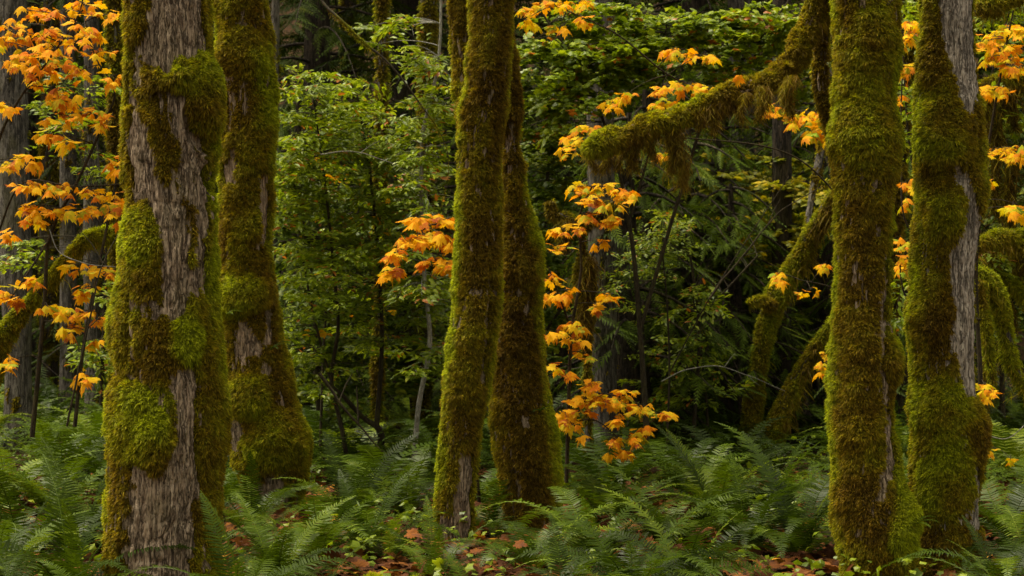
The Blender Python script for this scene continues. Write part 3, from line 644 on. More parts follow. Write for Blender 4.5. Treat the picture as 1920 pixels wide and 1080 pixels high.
for k, (px, hw, d, bk, cv, lab, (lo, hi)) in enumerate(far):
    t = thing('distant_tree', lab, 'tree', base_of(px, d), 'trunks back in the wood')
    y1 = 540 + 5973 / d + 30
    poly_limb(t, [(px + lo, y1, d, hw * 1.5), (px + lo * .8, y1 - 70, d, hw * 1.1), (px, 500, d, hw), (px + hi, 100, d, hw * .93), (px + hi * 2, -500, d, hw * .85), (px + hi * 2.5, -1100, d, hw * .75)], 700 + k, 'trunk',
              cover=cv, tone0=.42, dens=14000, blade=(.02, .045), bw=.006, bark=bk, mat=M_MOSS_SHADED, nt=48, m=260)

# draped tree off the right edge
tr = thing('draped_tree', 'tree off the right edge whose arching limbs trail curtains of green moss', 'tree', base_of(2010, 15.5))
poly_limb(tr, [(2015, 960, 15.5, 42), (2005, 700, 15.5, 34), (1995, 400, 15.5, 30), (1985, 100, 15.5, 28), (1975, -300, 15.5, 24)], 800, 'trunk', tone0=.4)
RLs = [[(1995, 452, 15.5, 16), (1950, 446, 15.4, 14), (1900, 444, 15.3, 12), (1860, 446, 15.2, 11), (1830, 460, 15.1, 8), (1800, 480, 15, 6)],
       [(1815, 505, 14.9, 9), (1848, 520, 14.9, 12), (1872, 560, 14.9, 12), (1884, 610, 14.9, 11), (1892, 660, 14.9, 11), (1908, 705, 14.9, 9), (1935, 735, 14.9, 6)],
       [(1835, 525, 14.8, 8), (1846, 600, 14.8, 8), (1854, 660, 14.8, 7), (1862, 720, 14.8, 4)],
       [(2000, 640, 15.5, 14), (1940, 570, 15.6, 12), (1890, 530, 15.6, 9), (1850, 500, 15.6, 5)],
       [(1990, 130, 15.5, 12), (1920, 148, 15.6, 10), (1870, 152, 15.6, 9), (1835, 165, 15.6, 6)],
       [(1985, -60, 15.5, 13), (1900, -10, 15.4, 10), (1845, 12, 15.3, 13), (1828, 20, 15.3, 5)]]
for k, p_ in enumerate(RLs):
    poly_limb(tr, p_, 810 + k, 'limb', tone0=.62, dens=45000, bw=.003, hang=(8000, .25 if k in (0, 1, 4) else .14, .003))
for k, (x, a, b, w_) in enumerate([(1850, 160, 260, 10), (1875, 155, 285, 12), (1900, 150, 240, 10), (1862, 450, 560, 14), (1905, 450, 530, 16), (1890, 560, 650, 12), (1850, 640, 760, 10), (1868, 250, 400, 10), (1895, 300, 430, 14)]):
    pendant(tr, x, a, b, w_, 15.6, 830 + k, n=900, tone0=.4, w=.003, mat=M_MOSS_SHADED)

# mossy twiggy branch crossing top left of centre: belongs to a thin overhead branch of the second centre tree
tb = t3b
bp = [(560, -260, 12.6, 5), (588, -60, 12.5, 3.4), (600, -5, 12.5, 3.2), (640, 38, 12.4, 3), (680, 78, 12.4, 3), (722, 112, 12.4, 2.6), (757, 152, 12.4, 2.2), (790, 198, 12.4, 1.9), (820, 240, 12.4, 1.5), (838, 280, 12.4, 1.2), (840, 330, 12.4, 1), (826, 390, 12.4, .8)]

# ------------------------------------------------------------------ leafy plants
def twig_to(acc, a, b, r0=.004, r1=.0012, sag=.0, n=6, up=.1):
    a = np.asarray(a); b = np.asarray(b); t = np.linspace(0, 1, n)[:, None]
    L = np.linalg.norm(b - a); m = (a + b) / 2 + np.array([0, 0, up * L])
    p = (1 - t) ** 2 * a + 2 * t * (1 - t) * m + t * t * b
    acc.tube(p, np.linspace(r0, r1, n), 4); return p
def stems_of(parent, stems, mat, acc):
    pts = []
    for st in stems:
        rows = smooth_path([list(P(a, b, c)) + [r_ / F * c] for a, b, c, r_ in st], 50)
        acc.tube(rows[:, :3], rows[:, 3], 7); pts.append(rows[:, :3])
    return np.concatenate(pts)
def broadleaf(name, label, cat, stems, clusters, seed, mat=None, size=(.055, .112), twig=None, dd=.35, group=None, root=None, tilt=.42, mul=2.9):
    """sapling with big drooping maple leaves; clusters (px,py,rx,ry,n,d)"""
    r = np.random.default_rng(seed); mat = mat or M_ORANGE
    t = root or thing(name, label, cat, base_of(stems[0][0][0], stems[0][0][2]), group)
    ta = Acc(); pts = stems_of(t, stems, None, ta)
    la = Acc()
    for (cx, cy_, rx, ry, n, d) in clusters:
        hub_d = d + r.uniform(-dd, dd) * .5
        hub = P(cx, cy_ - 2, hub_d)
        k = np.argmin(np.linalg.norm((pts - hub) * [1, .6, 1.6], axis=1)); twig_to(ta, pts[k], hub, .0042, .002)
        for q in range(int(n * mul)):
            a = r.uniform(0, 2 * pi); rr = np.sqrt(r.random()) * 1.12
            p = P(cx + rx * rr * cos(a), cy_ + ry * rr * sin(a), d + r.uniform(-dd, dd))
            out = p - hub; out[2] = 0; out = nz(out + r.normal(0, .05, 3) * [1, 1, 0])
            twig_to(ta, hub, p, .0014, .0009, n=4, up=.15)
            fw = nz(out * .9 + np.array([0, -.3, -.1]) + r.normal(0, .2, 3)); nn = nz(np.array([0, -.05, 1]) + r.normal(0, tilt * .7, 3))
            tv, tt = ML[r.integers(0, 7)]; tv = tv * [r.uniform(.8, 1.15), r.uniform(.75, 1.1), 1]
            la.scatter(tv, tt, p[None], fw[None], nn[None], r.uniform(*size), [r.random()])
    ta.build('stem', twig or M_TWIG, t, smooth=True); la.build('foliage', mat, t, smooth=False)
    return t

O1 = [(50, 22, 30, 14, 4, 13), (18, 60, 22, 16, 4, 13), (100, 26, 18, 10, 3, 13), (160, 12, 24, 16, 7, 13), (90, 60, 30, 14, 5, 13), (40, 50, 22, 20, 4, 13.4), (150, 50, 30, 10, 4, 12.8), (215, 28, 12, 8, 2, 12.8), (8, 80, 14, 14, 3, 13),
      (88, 86, 22, 9, 3, 12.8), (145, 80, 20, 8, 3, 12.7), (185, 100, 22, 8, 3, 12.7), (175, 65, 20, 10, 4, 12.9), (50, 100, 26, 10, 4, 12.9), (20, 118, 26, 12, 4, 12.9), (100, 118, 30, 14, 5, 12.8), (80, 140, 24, 14, 4, 12.9), (140, 140, 20, 16, 4, 12.8), (120, 175, 22, 12, 4, 12.8),
      (208, 145, 18, 10, 3, 12.7), (110, 190, 24, 10, 4, 12.9), (15, 195, 16, 10, 3, 13), (118, 220, 26, 12, 5, 12.8), (165, 212, 24, 10, 4, 12.8), (200, 230, 22, 14, 5, 12.8), (85, 252, 14, 7, 3, 12.8), (130, 265, 16, 7, 3, 12.8), (45, 300, 30, 10, 5, 12.9), (10, 310, 12, 10, 3, 13),
      (45, 345, 22, 8, 4, 12.8), (80, 350, 22, 8, 4, 12.8), (130, 352, 28, 10, 5, 12.8), (175, 362, 20, 8, 4, 12.8), (50, 388, 24, 8, 4, 12.8), (95, 395, 30, 9, 6, 12.8), (150, 395, 34, 10, 6, 12.8), (200, 390, 22, 10, 4, 12.8), (215, 368, 20, 12, 4, 12.8), (60, 412, 20, 8, 3, 12.9), (226, 415, 12, 8, 2, 12.8),
      (10, 440, 14, 8, 3, 13), (150, 500, 26, 8, 4, 12.8), (200, 510, 22, 10, 5, 12.8), (55, 525, 20, 8, 3, 12.8), (12, 540, 14, 8, 3, 12.8), (20, 560, 16, 8, 3, 12.8), (165, 540, 18, 14, 4, 12.7), (90, 578, 24, 8, 4, 12.8), (135, 585, 26, 10, 6, 12.7), (185, 590, 20, 10, 4, 12.7), (125, 615, 16, 8, 3, 12.7),
      (178, 642, 14, 6, 2, 12.6), (15, 680, 16, 10, 3, 12.6), (155, 705, 18, 10, 4, 12.4), (225, 300, 12, 8, 3, 12.8), (225, 320, 10, 6, 2, 12.8)]
broadleaf('maple_sapling', 'tall sapling with tiers of orange leaves filling the left side', 'sapling',
          [[(140, 800, 12.6, 4), (158, 640, 12.6, 3.5), (185, 500, 12.7, 3), (210, 380, 12.8, 2.6), (232, 260, 12.9, 2.2)],
           [(60, 820, 13, 5), (84, 560, 13, 4), (92, 450, 13, 3.5), (150, 330, 12.9, 3), (190, 240, 12.9, 2.4), (215, 170, 12.8, 2), (180, 110, 12.8, 1.6), (160, 40, 12.8, 1.4)],
           [(-20, 700, 13.1, 5), (-10, 450, 13.1, 4), (2, 250, 13, 3), (40, 180, 12.9, 2.4), (100, 100, 12.9, 2), (150, 20, 12.9, 1.6), (160, -60, 12.9, 1.4)],
           [(92, 450, 13, 2.2), (60, 500, 12.9, 1.8), (20, 560, 12.8, 1.4)], [(-10, 450, 13.1, 2.2), (50, 340, 12.9, 1.8), (140, 350, 12.8, 1.6), (235, 345, 12.8, 1.2)]], O1, 900)
broadleaf('maple_spray', 'spray of golden drooping leaves reaching left from the centre trunk', 'sapling',
          [[(905, 1005, 14.2, 4), (885, 800, 14.1, 3.4), (868, 600, 13.8, 3), (850, 440, 13.6, 2.4), (800, 425, 13.3, 1.8), (760, 470, 13.2, 1.3)], [(868, 600, 13.8, 2), (845, 480, 13.6, 1.6), (810, 475, 13.4, 1.2)]],
          [(780, 412, 22, 6, 3, 13.3), (815, 405, 16, 7, 3, 13.3), (842, 412, 14, 8, 3, 13.3), (775, 450, 22, 10, 5, 13.2), (800, 445, 16, 10, 4, 13.2), (745, 475, 16, 8, 4, 13.1), (730, 505, 14, 8, 4, 13.1), (822, 440, 18, 8, 4, 13.3), (815, 490, 16, 10, 4, 13.3), (838, 495, 14, 12, 4, 13.4), (845, 455, 10, 10, 3, 13.4)], 901, size=(.08, .13))
broadleaf('maple_sapling', 'orange leaved sapling just right of the centre pair, its lowest sprays over the ferns', 'sapling',
          [[(1062, 905, 14, 4), (1066, 760, 14, 3.6), (1072, 620, 14, 3.2), (1090, 500, 14, 2.6), (1088, 400, 13.9, 2), (1110, 350, 13.8, 1.5)], [(1064, 830, 14, 2.4), (1110, 740, 13.9, 1.8), (1180, 750, 13.8, 1.4), (1240, 780, 13.8, 1)], [(1066, 790, 14, 2), (1120, 790, 13.8, 1.5), (1170, 830, 13.7, 1)], [(1072, 620, 14, 2), (1050, 560, 13.9, 1.6), (1028, 500, 13.9, 1.2)]],
          [(1085, 352, 24, 8, 4, 13.8), (1125, 352, 28, 8, 5, 13.8), (1175, 360, 22, 8, 4, 13.8), (1105, 372, 30, 8, 5, 13.7), (1150, 378, 26, 10, 4, 13.7), (1100, 405, 18, 10, 4, 13.8), (1150, 410, 16, 12, 5, 13.8), (1045, 432, 22, 6, 3, 13.8), (1085, 425, 18, 6, 3, 13.8), (1045, 465, 20, 8, 3, 13.9), (1128, 458, 12, 8, 2, 13.8),
           (1030, 520, 16, 10, 4, 13.9), (1035, 560, 20, 12, 6, 13.9), (1062, 545, 18, 12, 4, 13.9), (1140, 555, 14, 10, 4, 13.9), (1118, 572, 10, 8, 2, 13.9), (1075, 608, 18, 10, 5, 13.8), (1040, 625, 20, 6, 4, 13.8), (1075, 640, 18, 8, 4, 13.8), (1095, 665, 12, 8, 2, 13.8), (1030, 688, 16, 8, 4, 13.8), (1065, 700, 12, 5, 2, 13.8),
           (1105, 720, 20, 9, 5, 13.8), (1125, 745, 24, 12, 7, 13.8), (1095, 750, 18, 12, 5, 13.8), (1165, 740, 22, 9, 5, 13.7), (1160, 755, 16, 8, 4, 13.7), (1200, 765, 20, 9, 5, 13.7), (1245, 778, 14, 7, 4, 13.7), (1166, 786, 18, 6, 3, 13.7), (1210, 805, 16, 8, 4, 13.7), (1195, 818, 14, 8, 4, 13.6), (1055, 775, 20, 10, 5, 13.8), (1070, 795, 22, 8, 5, 13.8), (1095, 775, 10, 8, 2, 13.8), (1090, 822, 8, 5, 1, 13.7), (1150, 825, 12, 6, 3, 13.6), (1172, 848, 14, 7, 3, 13.6), (1145, 845, 8, 8, 2, 13.6)], 902, size=(.06, .11), dd=.25)
broadleaf('maple_branch', 'golden leaved maple standing behind the bough, leaves above and below it', 'sapling',
          [[(1625, 900, 15.5, 5), (1620, 600, 15.5, 4), (1600, 380, 15.4, 3.4), (1545, 235, 15.3, 2.6), (1420, 190, 15.1, 2), (1270, 150, 15, 1.8), (1150, 60, 14.8, 1.5), (1040, 10, 14.6, 1.2)], [(1600, 400, 15.4, 2), (1500, 300, 15.3, 1.6), (1300, 260, 15.1, 1.4), (1090, 262, 15, 1.1)], [(1620, 600, 15.5, 2), (1560, 540, 15.3, 1.6), (1500, 525, 15.2, 1.2)]],
          [(1040, 6, 26, 8, 5, 14.6), (1085, 5, 20, 10, 4, 14.6), (1092, 38, 14, 12, 3, 14.4), (1000, 18, 20, 8, 4, 14.6), (1050, 52, 10, 5, 2, 14.6), (985, 40, 12, 7, 2, 14.6), (1270, 96, 30, 6, 5, 14.8), (1315, 106, 24, 6, 4, 14.8), (1175, 178, 18, 6, 3, 14.8), (1150, 195, 16, 8, 3, 14.8), (1240, 165, 16, 8, 4, 14.8), (1290, 160, 26, 8, 5, 14.8), (1245, 190, 20, 10, 5, 14.8), (1320, 165, 20, 8, 4, 14.8),
           (1095, 242, 18, 8, 4, 14.8), (1075, 262, 16, 10, 4, 14.8), (1062, 282, 16, 8, 4, 14.8), (1115, 240, 14, 6, 3, 14.8), (1450, 205, 22, 12, 5, 14.9), (1490, 225, 18, 10, 5, 14.9), (1520, 218, 20, 10, 5, 14.9), (1545, 215, 10, 10, 3, 14.9), (1525, 250, 18, 10, 5, 14.9), (1550, 255, 10, 10, 3, 14.9), (1240, 290, 12, 6, 3, 14.9), (1460, 515, 12, 12, 4, 15.2), (1545, 500, 8, 8, 3, 15.2), (1520, 545, 22, 8, 3, 15.2), (1550, 680, 12, 20, 6, 15.4)], 903, mat=M_YELLOW, size=(.06, .115))
broadleaf('maple_sapling', 'orange and yellow maple seen between and right of the two right trunks', 'sapling',
          [[(1845, 900, 14.2, 5), (1838, 700, 14.2, 4.5), (1830, 500, 14.2, 4), (1850, 300, 14, 3), (1880, 120, 13.8, 2), (1900, 20, 13.6, 1.5)], [(1830, 500, 14.2, 2.6), (1700, 420, 14, 2), (1690, 300, 14, 1.6), (1695, 60, 14, 1.2)], [(1838, 600, 14.2, 2.4), (1700, 560, 14, 1.8), (1684, 460, 14, 1.2)]],
          [(1708, 50, 14, 12, 4, 14), (1700, 75, 14, 10, 3, 14), (1698, 125, 18, 10, 4, 14), (1690, 135, 10, 8, 3, 14), (1685, 185, 9, 8, 2, 14), (1702, 345, 10, 10, 3, 14), (1694, 375, 10, 8, 2, 14), (1690, 455, 14, 10, 4, 14), (1695, 490, 12, 12, 5, 14), (1700, 510, 10, 8, 2, 14), (1845, 80, 14, 18, 5, 13.7), (1865, 70, 16, 10, 4, 13.7), (1880, 90, 20, 10, 5, 13.7), (1860, 108, 16, 12, 4, 13.6), (1895, 115, 18, 12, 5, 13.6), (1912, 130, 12, 10, 3, 13.6), (1850, 170, 14, 10, 4, 13.8), (1880, 170, 12, 8, 3, 13.8),
           (1860, 285, 12, 8, 3, 13.8), (1885, 285, 16, 8, 4, 13.7), (1908, 280, 16, 10, 5, 13.6), (1900, 295, 14, 8, 3, 13.6), (1905, 385, 14, 8, 4, 13.6), (1912, 398, 12, 8, 3, 13.6), (1862, 340, 6, 8, 2, 13.8), (1845, 725, 14, 8, 3, 13.6), (1855, 735, 12, 8, 3, 13.6), (1862, 842, 6, 4, 1, 13.4), (1895, 862, 6, 4, 1, 13.4), (1890, 55, 20, 10, 5, 13.9), (1915, 60, 10, 10, 3, 13.9)], 904, mat=M_YELLOW, size=(.06, .115))

def thicket(name, label, stems, regions, seed, mat=None, tmpl=None, size=(.045, .08), twig=None, cat='shrub', sprays_len=.35, group=None, root=None, per=44, flat=.24, crown='foliage'):
    """small leaves in flat layered sprays; regions (cx,cy,rx,ry,n,d,dd)"""
    r = np.random.default_rng(seed); mat = mat or M_GREEN; tv, tt = tmpl or OV
    t = root or thing(name, label, cat, base_of(stems[0][0][0], stems[0][0][2]), group)
    ta = Acc(); pts = stems_of(t, stems, None, ta); la = Acc()
    for (cx, cy_, rx, ry, n, d, dd) in regions:
        for q in range(int(n * .9 + .5)):
            a = r.uniform(0, 2 * pi); rr = np.sqrt(r.random())
            p = P(cx + rx * rr * cos(a), cy_ + ry * rr * sin(a), d + r.uniform(-dd, dd))
            below = pts[:, 2] < p[2] + .1
            dist = np.linalg.norm((pts - p) * [1, .7, 1.2], axis=1) + np.where(below, 0, .6); k = np.argmin(dist); o = pts[k]
            if np.linalg.norm(p - o) > 1.4: o = p + (o - p) * 1.4 / np.linalg.norm(p - o) if False else o
            path = twig_to(ta, o, p, .0042, .0012, n=8, up=.12)
            end = path[-1]; dirv = nz((path[-1] - path[-3]) * [1, 1, .25] + r.normal(0, .15, 3) * [1, 1, .3])
            if abs(dirv[0]) + abs(dirv[1]) < .3: dirv = nz(r.normal(0, 1, 3) * [1, 1, .1])
            L = sprays_len * r.uniform(.6, 1.2); sidev = nz(np.cross([0, 0, 1], dirv))
            s_ = r.random(per); side = r.uniform(-1, 1, per) * (.42 * (1 - .55 * s_)) * L
            nb = np.array([0, 0, 1.]) + dirv * r.normal(0, .15) + sidev * r.normal(0, .25)
            pos = end + dirv * (s_ * L - L * .35)[:, None] + sidev * side[:, None] + nz(nb) * r.normal(0, .012, per)[:, None] + np.array([0, 0, -1]) * (np.abs(side) * .25 + s_ ** 2 * L * .15)[:, None]
            pos -= nz(nb) * 0
            fw = dirv * .7 + sidev * np.sign(side)[:, None] * .7 + r.normal(0, .25, (per, 3)) + [0, 0, -.18]
            nn = nz(nb) + r.normal(0, flat, (per, 3))
            la.scatter(tv, tt, pos, fw, nn, r.uniform(*size, per), np.clip(r.normal(.5, .26, per) + r.normal(0, .1), 0, 1))
            ta.tube(np.array([end - dirv * L * .3, end + dirv * L * .2, end + dirv * L * .6 - [0, 0, L * .06]]), [.0018, .0014, .0008], 3)
    ta.build('stem', twig or M_TWIG, t, smooth=True); la.build(crown, mat, t, smooth=False)
    return t

g1 = thicket('vine_maple', 'green thicket shrub right beside the second trunk from left, layered small leaves', [[(655, 890, 16.5, 5), (640, 800, 16.5, 4.5), (622, 720, 16.5, 4), (634, 610, 16.4, 3.5), (626, 510, 16.4, 3), (610, 350, 16.3, 2.4), (590, 200, 16.2, 1.6)], [(622, 720, 16.5, 3), (590, 600, 16.5, 2.4), (560, 430, 16.4, 2), (545, 260, 16.4, 1.4)]],
    [(580, 180, 60, 50, 26, 16.2, .5), (600, 270, 80, 60, 40, 16.3, .6), (570, 380, 70, 80, 46, 16.4, .7), (600, 500, 80, 70, 40, 16.4, .7), (570, 610, 60, 70, 26, 16.5, .7), (590, 700, 60, 50, 12, 16.6, .6), (545, 330, 40, 90, 24, 16.3, .6)], 1001)
g2 = thicket('vine_maple', 'dark stemmed green shrub in the middle of the left centre thicket', [[(700, 895, 16.9, 7), (706, 800, 16.9, 6), (690, 790, 16.9, 5), (640, 740, 16.8, 4), (612, 715, 16.8, 2.5)], [(706, 800, 16.9, 5), (716, 640, 16.9, 4), (708, 470, 16.9, 3.2), (690, 300, 16.8, 2.6), (670, 180, 16.8, 1.8)]],
    [(690, 230, 70, 50, 26, 16.8, .5), (700, 320, 80, 60, 38, 16.8, .6), (690, 420, 80, 60, 36, 16.8, .7), (680, 520, 80, 60, 30, 16.9, .7), (700, 610, 70, 50, 20, 16.9, .7), (660, 180, 60, 40, 14, 16.8, .5)], 1002)
g3 = thicket('vine_maple', 'green shrub with a crooked chalk-white stem beside the centre trunks', [[(775, 880, 16.2, 5), (785, 760, 16.2, 5), (806, 640, 16.2, 4.5), (797, 540, 16.2, 4), (792, 430, 16.2, 3.8), (790, 330, 16.1, 3.6), (793, 245, 16.1, 3.4), (806, 190, 16.1, 3.2), (818, 140, 16.1, 3), (825, 80, 16.1, 2.6), (827, 0, 16.1, 2.4), (835, -120, 16.1, 2)]],
    [(790, 110, 45, 35, 12, 16, .5), (820, 200, 40, 50, 14, 16, .5), (780, 290, 60, 50, 22, 16, .5), (790, 370, 60, 40, 18, 16.1, .6), (800, 560, 50, 60, 22, 16.2, .6), (770, 500, 50, 50, 16, 16.2, .6), (740, 60, 50, 30, 8, 16.2, .4), (810, 680, 40, 40, 10, 16.2, .6)], 1003, twig=M_TWIG_PALE)
g4 = thicket('vine_maple', 'wide green shrub behind the bough spreading from the centre trunks to top right', [[(1215, 850, 17, 6), (1200, 620, 17, 5), (1180, 420, 17, 4), (1140, 250, 16.9, 3), (1080, 120, 16.8, 2.4), (1020, 30, 16.8, 2)], [(1200, 620, 17, 4), (1280, 350, 17, 3.4), (1340, 180, 17, 2.8), (1420, 80, 17, 2.2), (1480, 0, 17, 1.6)], [(1180, 420, 17, 2.4), (1240, 180, 17, 2), (1250, 40, 17, 1.6)]],
    [(1030, 110, 70, 40, 24, 16.8, .6), (1130, 90, 80, 40, 30, 16.9, .6), (1240, 50, 80, 45, 32, 17, .6), (1350, 70, 80, 60, 36, 17, .6), (1450, 60, 70, 60, 30, 17, .6), (1080, 170, 80, 40, 26, 16.9, .6), (1180, 130, 70, 35, 16, 16.9, .6), (1400, 130, 60, 30, 14, 17, .5), (1020, 220, 50, 50, 16, 16.9, .6), (1120, 30, 90, 30, 20, 16.9, .5), (1480, 160, 50, 50, 10, 17, .5)], 1004, tmpl=RL, size=(.045, .08))
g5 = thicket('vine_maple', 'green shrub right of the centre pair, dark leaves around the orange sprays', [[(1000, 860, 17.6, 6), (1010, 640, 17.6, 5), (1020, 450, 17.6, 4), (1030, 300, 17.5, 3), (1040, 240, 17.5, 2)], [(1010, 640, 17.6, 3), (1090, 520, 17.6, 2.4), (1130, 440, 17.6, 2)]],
    [(1020, 310, 50, 50, 24, 17.5, .6), (1030, 400, 50, 60, 22, 17.6, .6), (1000, 480, 30, 60, 12, 17.6, .6), (1040, 520, 50, 50, 12, 17.7, .6), (1040, 620, 50, 60, 12, 17.8, .6)], 1005, tmpl=RL, size=(.045, .075), mat=M_GREEN_SHADED)
g6 = thicket('huckleberry_shrub', 'fine twigged shrub with pale small leaves in the dark gap below the bough', [[(1250, 840, 18, 2), (1255, 700, 18, 2), (1250, 560, 18, 1.6), (1240, 450, 18, 1.2)], [(1255, 700, 18, 1.4), (1330, 560, 18, 1.2), (1420, 420, 18, 1), (1480, 330, 18, .8)]],
    [(1230, 450, 70, 26, 20, 18, .5), (1200, 500, 70, 30, 16, 18, .5), (1270, 420, 50, 30, 10, 18, .5), (1170, 560, 40, 30, 6, 18, .5)], 1006, size=(.035, .055))
g7 = thicket('vine_maple', 'green shrub behind the rightmost trunk with leaves showing on its right', [[(1795, 900, 15.8, 5), (1800, 600, 15.8, 4), (1830, 300, 15.8, 3), (1870, 100, 15.8, 2), (1900, 0, 15.8, 1.5)], [(1800, 600, 15.8, 3), (1710, 300, 15.8, 2), (1690, 50, 15.8, 1.4)]],
    [(1700, 40, 24, 40, 10, 15.8, .4), (1700, 180, 24, 40, 10, 15.8, .4), (1690, 260, 16, 30, 5, 15.8, .4), (1880, 20, 40, 30, 18, 15.8, .5), (1880, 200, 40, 30, 8, 15.8, .4), (1850, 500, 30, 40, 6, 15.8, .4), (1695, 600, 14, 120, 8, 15.8, .4)], 1007)
g8 = thicket('vine_maple', 'low green shrub glimpsed between the far left trunks', [[(190, 760, 16, 4), (195, 600, 16, 3), (200, 450, 16, 2)]],
    [(190, 660, 40, 30, 12, 16, .5), (120, 180, 80, 60, 12, 16.5, .5), (60, 460, 50, 40, 8, 16, .5), (200, 560, 20, 40, 6, 16, .5), (100, 240, 60, 30, 8, 16, .5), (150, 300, 60, 40, 6, 16.2, .5)], 1008)
g9 = thicket('vine_maple', 'tall yellow-green shrub blurred in the wood below the bough', [[(1380, 800, 21.5, 6), (1370, 560, 21.5, 5), (1330, 380, 21.5, 4), (1250, 250, 21.5, 3)], [(1370, 560, 21.5, 4), (1440, 380, 21.5, 3), (1500, 250, 21.5, 2)]],
    [(1370, 330, 130, 60, 40, 21.5, 1.2), (1440, 440, 90, 60, 26, 21.5, 1.2), (1300, 420, 80, 50, 14, 21.5, 1.2), (1260, 600, 120, 60, 12, 21.5, 1.2), (1490, 380, 60, 80, 18, 21.5, 1.2)], 1009, mat=M_OLIVE, tmpl=RL, size=(.06, .10), sprays_len=.5, per=30)
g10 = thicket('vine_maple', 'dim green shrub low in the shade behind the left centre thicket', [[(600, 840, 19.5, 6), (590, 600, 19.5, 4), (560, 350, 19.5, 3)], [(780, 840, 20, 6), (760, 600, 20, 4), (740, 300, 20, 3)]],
    [(600, 500, 100, 200, 80, 19.6, .8), (760, 550, 90, 180, 70, 20, .8), (620, 720, 100, 60, 20, 19.6, .8), (700, 300, 120, 100, 36, 20, .8)], 1010, mat=M_GREEN_SHADED, tmpl=RL, size=(.06, .10), sprays_len=.5, per=30)
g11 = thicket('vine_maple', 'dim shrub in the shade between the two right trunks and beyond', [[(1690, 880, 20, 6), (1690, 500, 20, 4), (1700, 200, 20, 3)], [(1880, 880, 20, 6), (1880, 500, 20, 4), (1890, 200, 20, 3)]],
    [(1700, 400, 50, 350, 44, 20, .8), (1880, 350, 60, 320, 60, 20, .8)], 1011, mat=M_GREEN_SHADED, tmpl=RL, size=(.06, .10), sprays_len=.5, per=30)

g12 = thicket('vine_maple', 'far small tree with scattered orange and yellow leaves deep below the bough', [[(1300, 820, 18.6, 4), (1310, 600, 18.6, 3), (1280, 400, 18.6, 2)], [(1310, 600, 18.6, 2.4), (1420, 480, 18.6, 1.6)]],
    [(1240, 640, 50, 30, 3, 20.4, .5), (1330, 600, 40, 40, 3, 20.4, .5), (1290, 540, 60, 40, 2, 20.4, .5), (1375, 470, 40, 50, 3, 20.4, .5), (1230, 400, 60, 50, 3, 20.4, .5)], 1012, mat=M_YELLOW, tmpl=RL, size=(.045, .08), sprays_len=.4, per=8, flat=.6)
g13 = thicket('vine_maple', 'far shrub with a few red and orange leaves inside the left centre thicket', [[(600, 840, 17.6, 3), (610, 600, 17.6, 2.4), (640, 300, 17.6, 2)]],
    [(600, 350, 90, 90, 5, 17.0, .8), (690, 360, 90, 120, 5, 17.0, .8), (640, 560, 100, 80, 3, 17, .8), (1000, 200, 60, 100, 0, 17, .5)], 1013, mat=M_ORANGE, tmpl=RL, size=(.05, .09), sprays_len=.5, per=4, flat=.7)
g14 = thicket('huckleberry_shrub', 'low dim green shrub left of the foot of the leaning forked tree', [[(1330, 850, 19, 3), (1320, 700, 19, 2.4), (1300, 560, 19, 1.6)], [(1320, 720, 19, 2), (1220, 640, 19, 1.4)]],
    [(1250, 640, 70, 70, 18, 18.8, .6), (1310, 600, 50, 80, 14, 18.8, .5), (1300, 730, 60, 60, 16, 18.8, .5), (1230, 740, 50, 50, 10, 18.8, .6), (1500, 620, 40, 90, 10, 20.8, .5), (1400, 450, 60, 60, 10, 20.8, .5)], 1014, size=(.05, .085))
# mossy twiggy branch of the centre-right tree across the upper left gap
rows = smooth_path([list(P(a, b, c)) + [r_ / F * c] for a, b, c, r_ in bp], 200)
mossy(t3b, rows[:, :3], rows[:, 3], 24, 1100, vertical=False, bark=M_TWIG, trunk_name='branch', cover=.3, thick=.004, blade=(.006, .014), bw=.0016, dens=60000, tone0=.55, hang=(30000, .05, .0012), lump=.004, fissure=.001)

def bare(label, pts, d, r0, mat, forks=()):
    a = Acc(); rows = smooth_path([list(P(x, y, d + dd_)) for x, y, dd_ in pts], 30); wob = np.stack([vnoise(rows * 6, 3), vnoise(rows * 6, 4), vnoise(rows * 6, 5)], -1) * .012
    a.tube(rows + wob, np.linspace(r0, r0 * .3, 30), 6)
    for i0, dx, dz in forks:
        p0 = (rows + wob)[i0]; a.tube(np.array([p0, p0 + [dx * .5, .03, dz * .6], p0 + [dx, .05, dz]]), [r0 * .5, r0 * .35, r0 * .15], 5)
    tag(a.build('bare_branch', mat, smooth=True), label, 'branch')
bare('pale bare twig arching through the dark gap left of the leaning forked tree', [(1240, 715, 0), (1300, 690, 0), (1345, 686, 0), (1400, 702, .1), (1470, 735, .2)], 17.8, .006, M_TWIG_PALE, [(14, .1, .12), (20, .12, -.1)])
bare('dark fallen branch leaning among the stems below the left centre thicket', [(600, 700, 0), (640, 760, 0), (690, 815, 0), (720, 850, 0)], 15.2, .016, M_TWIG, [(10, .1, .22), (18, -.02, .3)])
bare('thin pale curved twig crossing in front of the leftmost orange leaves', [(95, 430, 0), (110, 470, 0), (150, 492, 0), (222, 500, 0)], 12.3, .004, M_TWIG_PALE)
bare('long thin dark twig rising past the left orange leaves', [(128, 800, 0), (160, 640, 0), (200, 480, 0), (255, 380, .2)], 12.2, .008, M_TWIG, [(12, .2, .16), (20, -.15, .2)])
bare('thin grey twig reaching right over the dark gap beside the rightmost trunk', [(1850, 815, 0), (1890, 822, 0), (1930, 790, 0)], 13.8, .006, M_TWIG_PALE)
bare('thin bare branch slanting up beneath the long bough', [(1330, 560, 0), (1400, 470, 0), (1460, 400, 0), (1540, 350, 0)], 15.8, .009, M_TWIG, [(10, .22, .05), (17, .1, .2)])
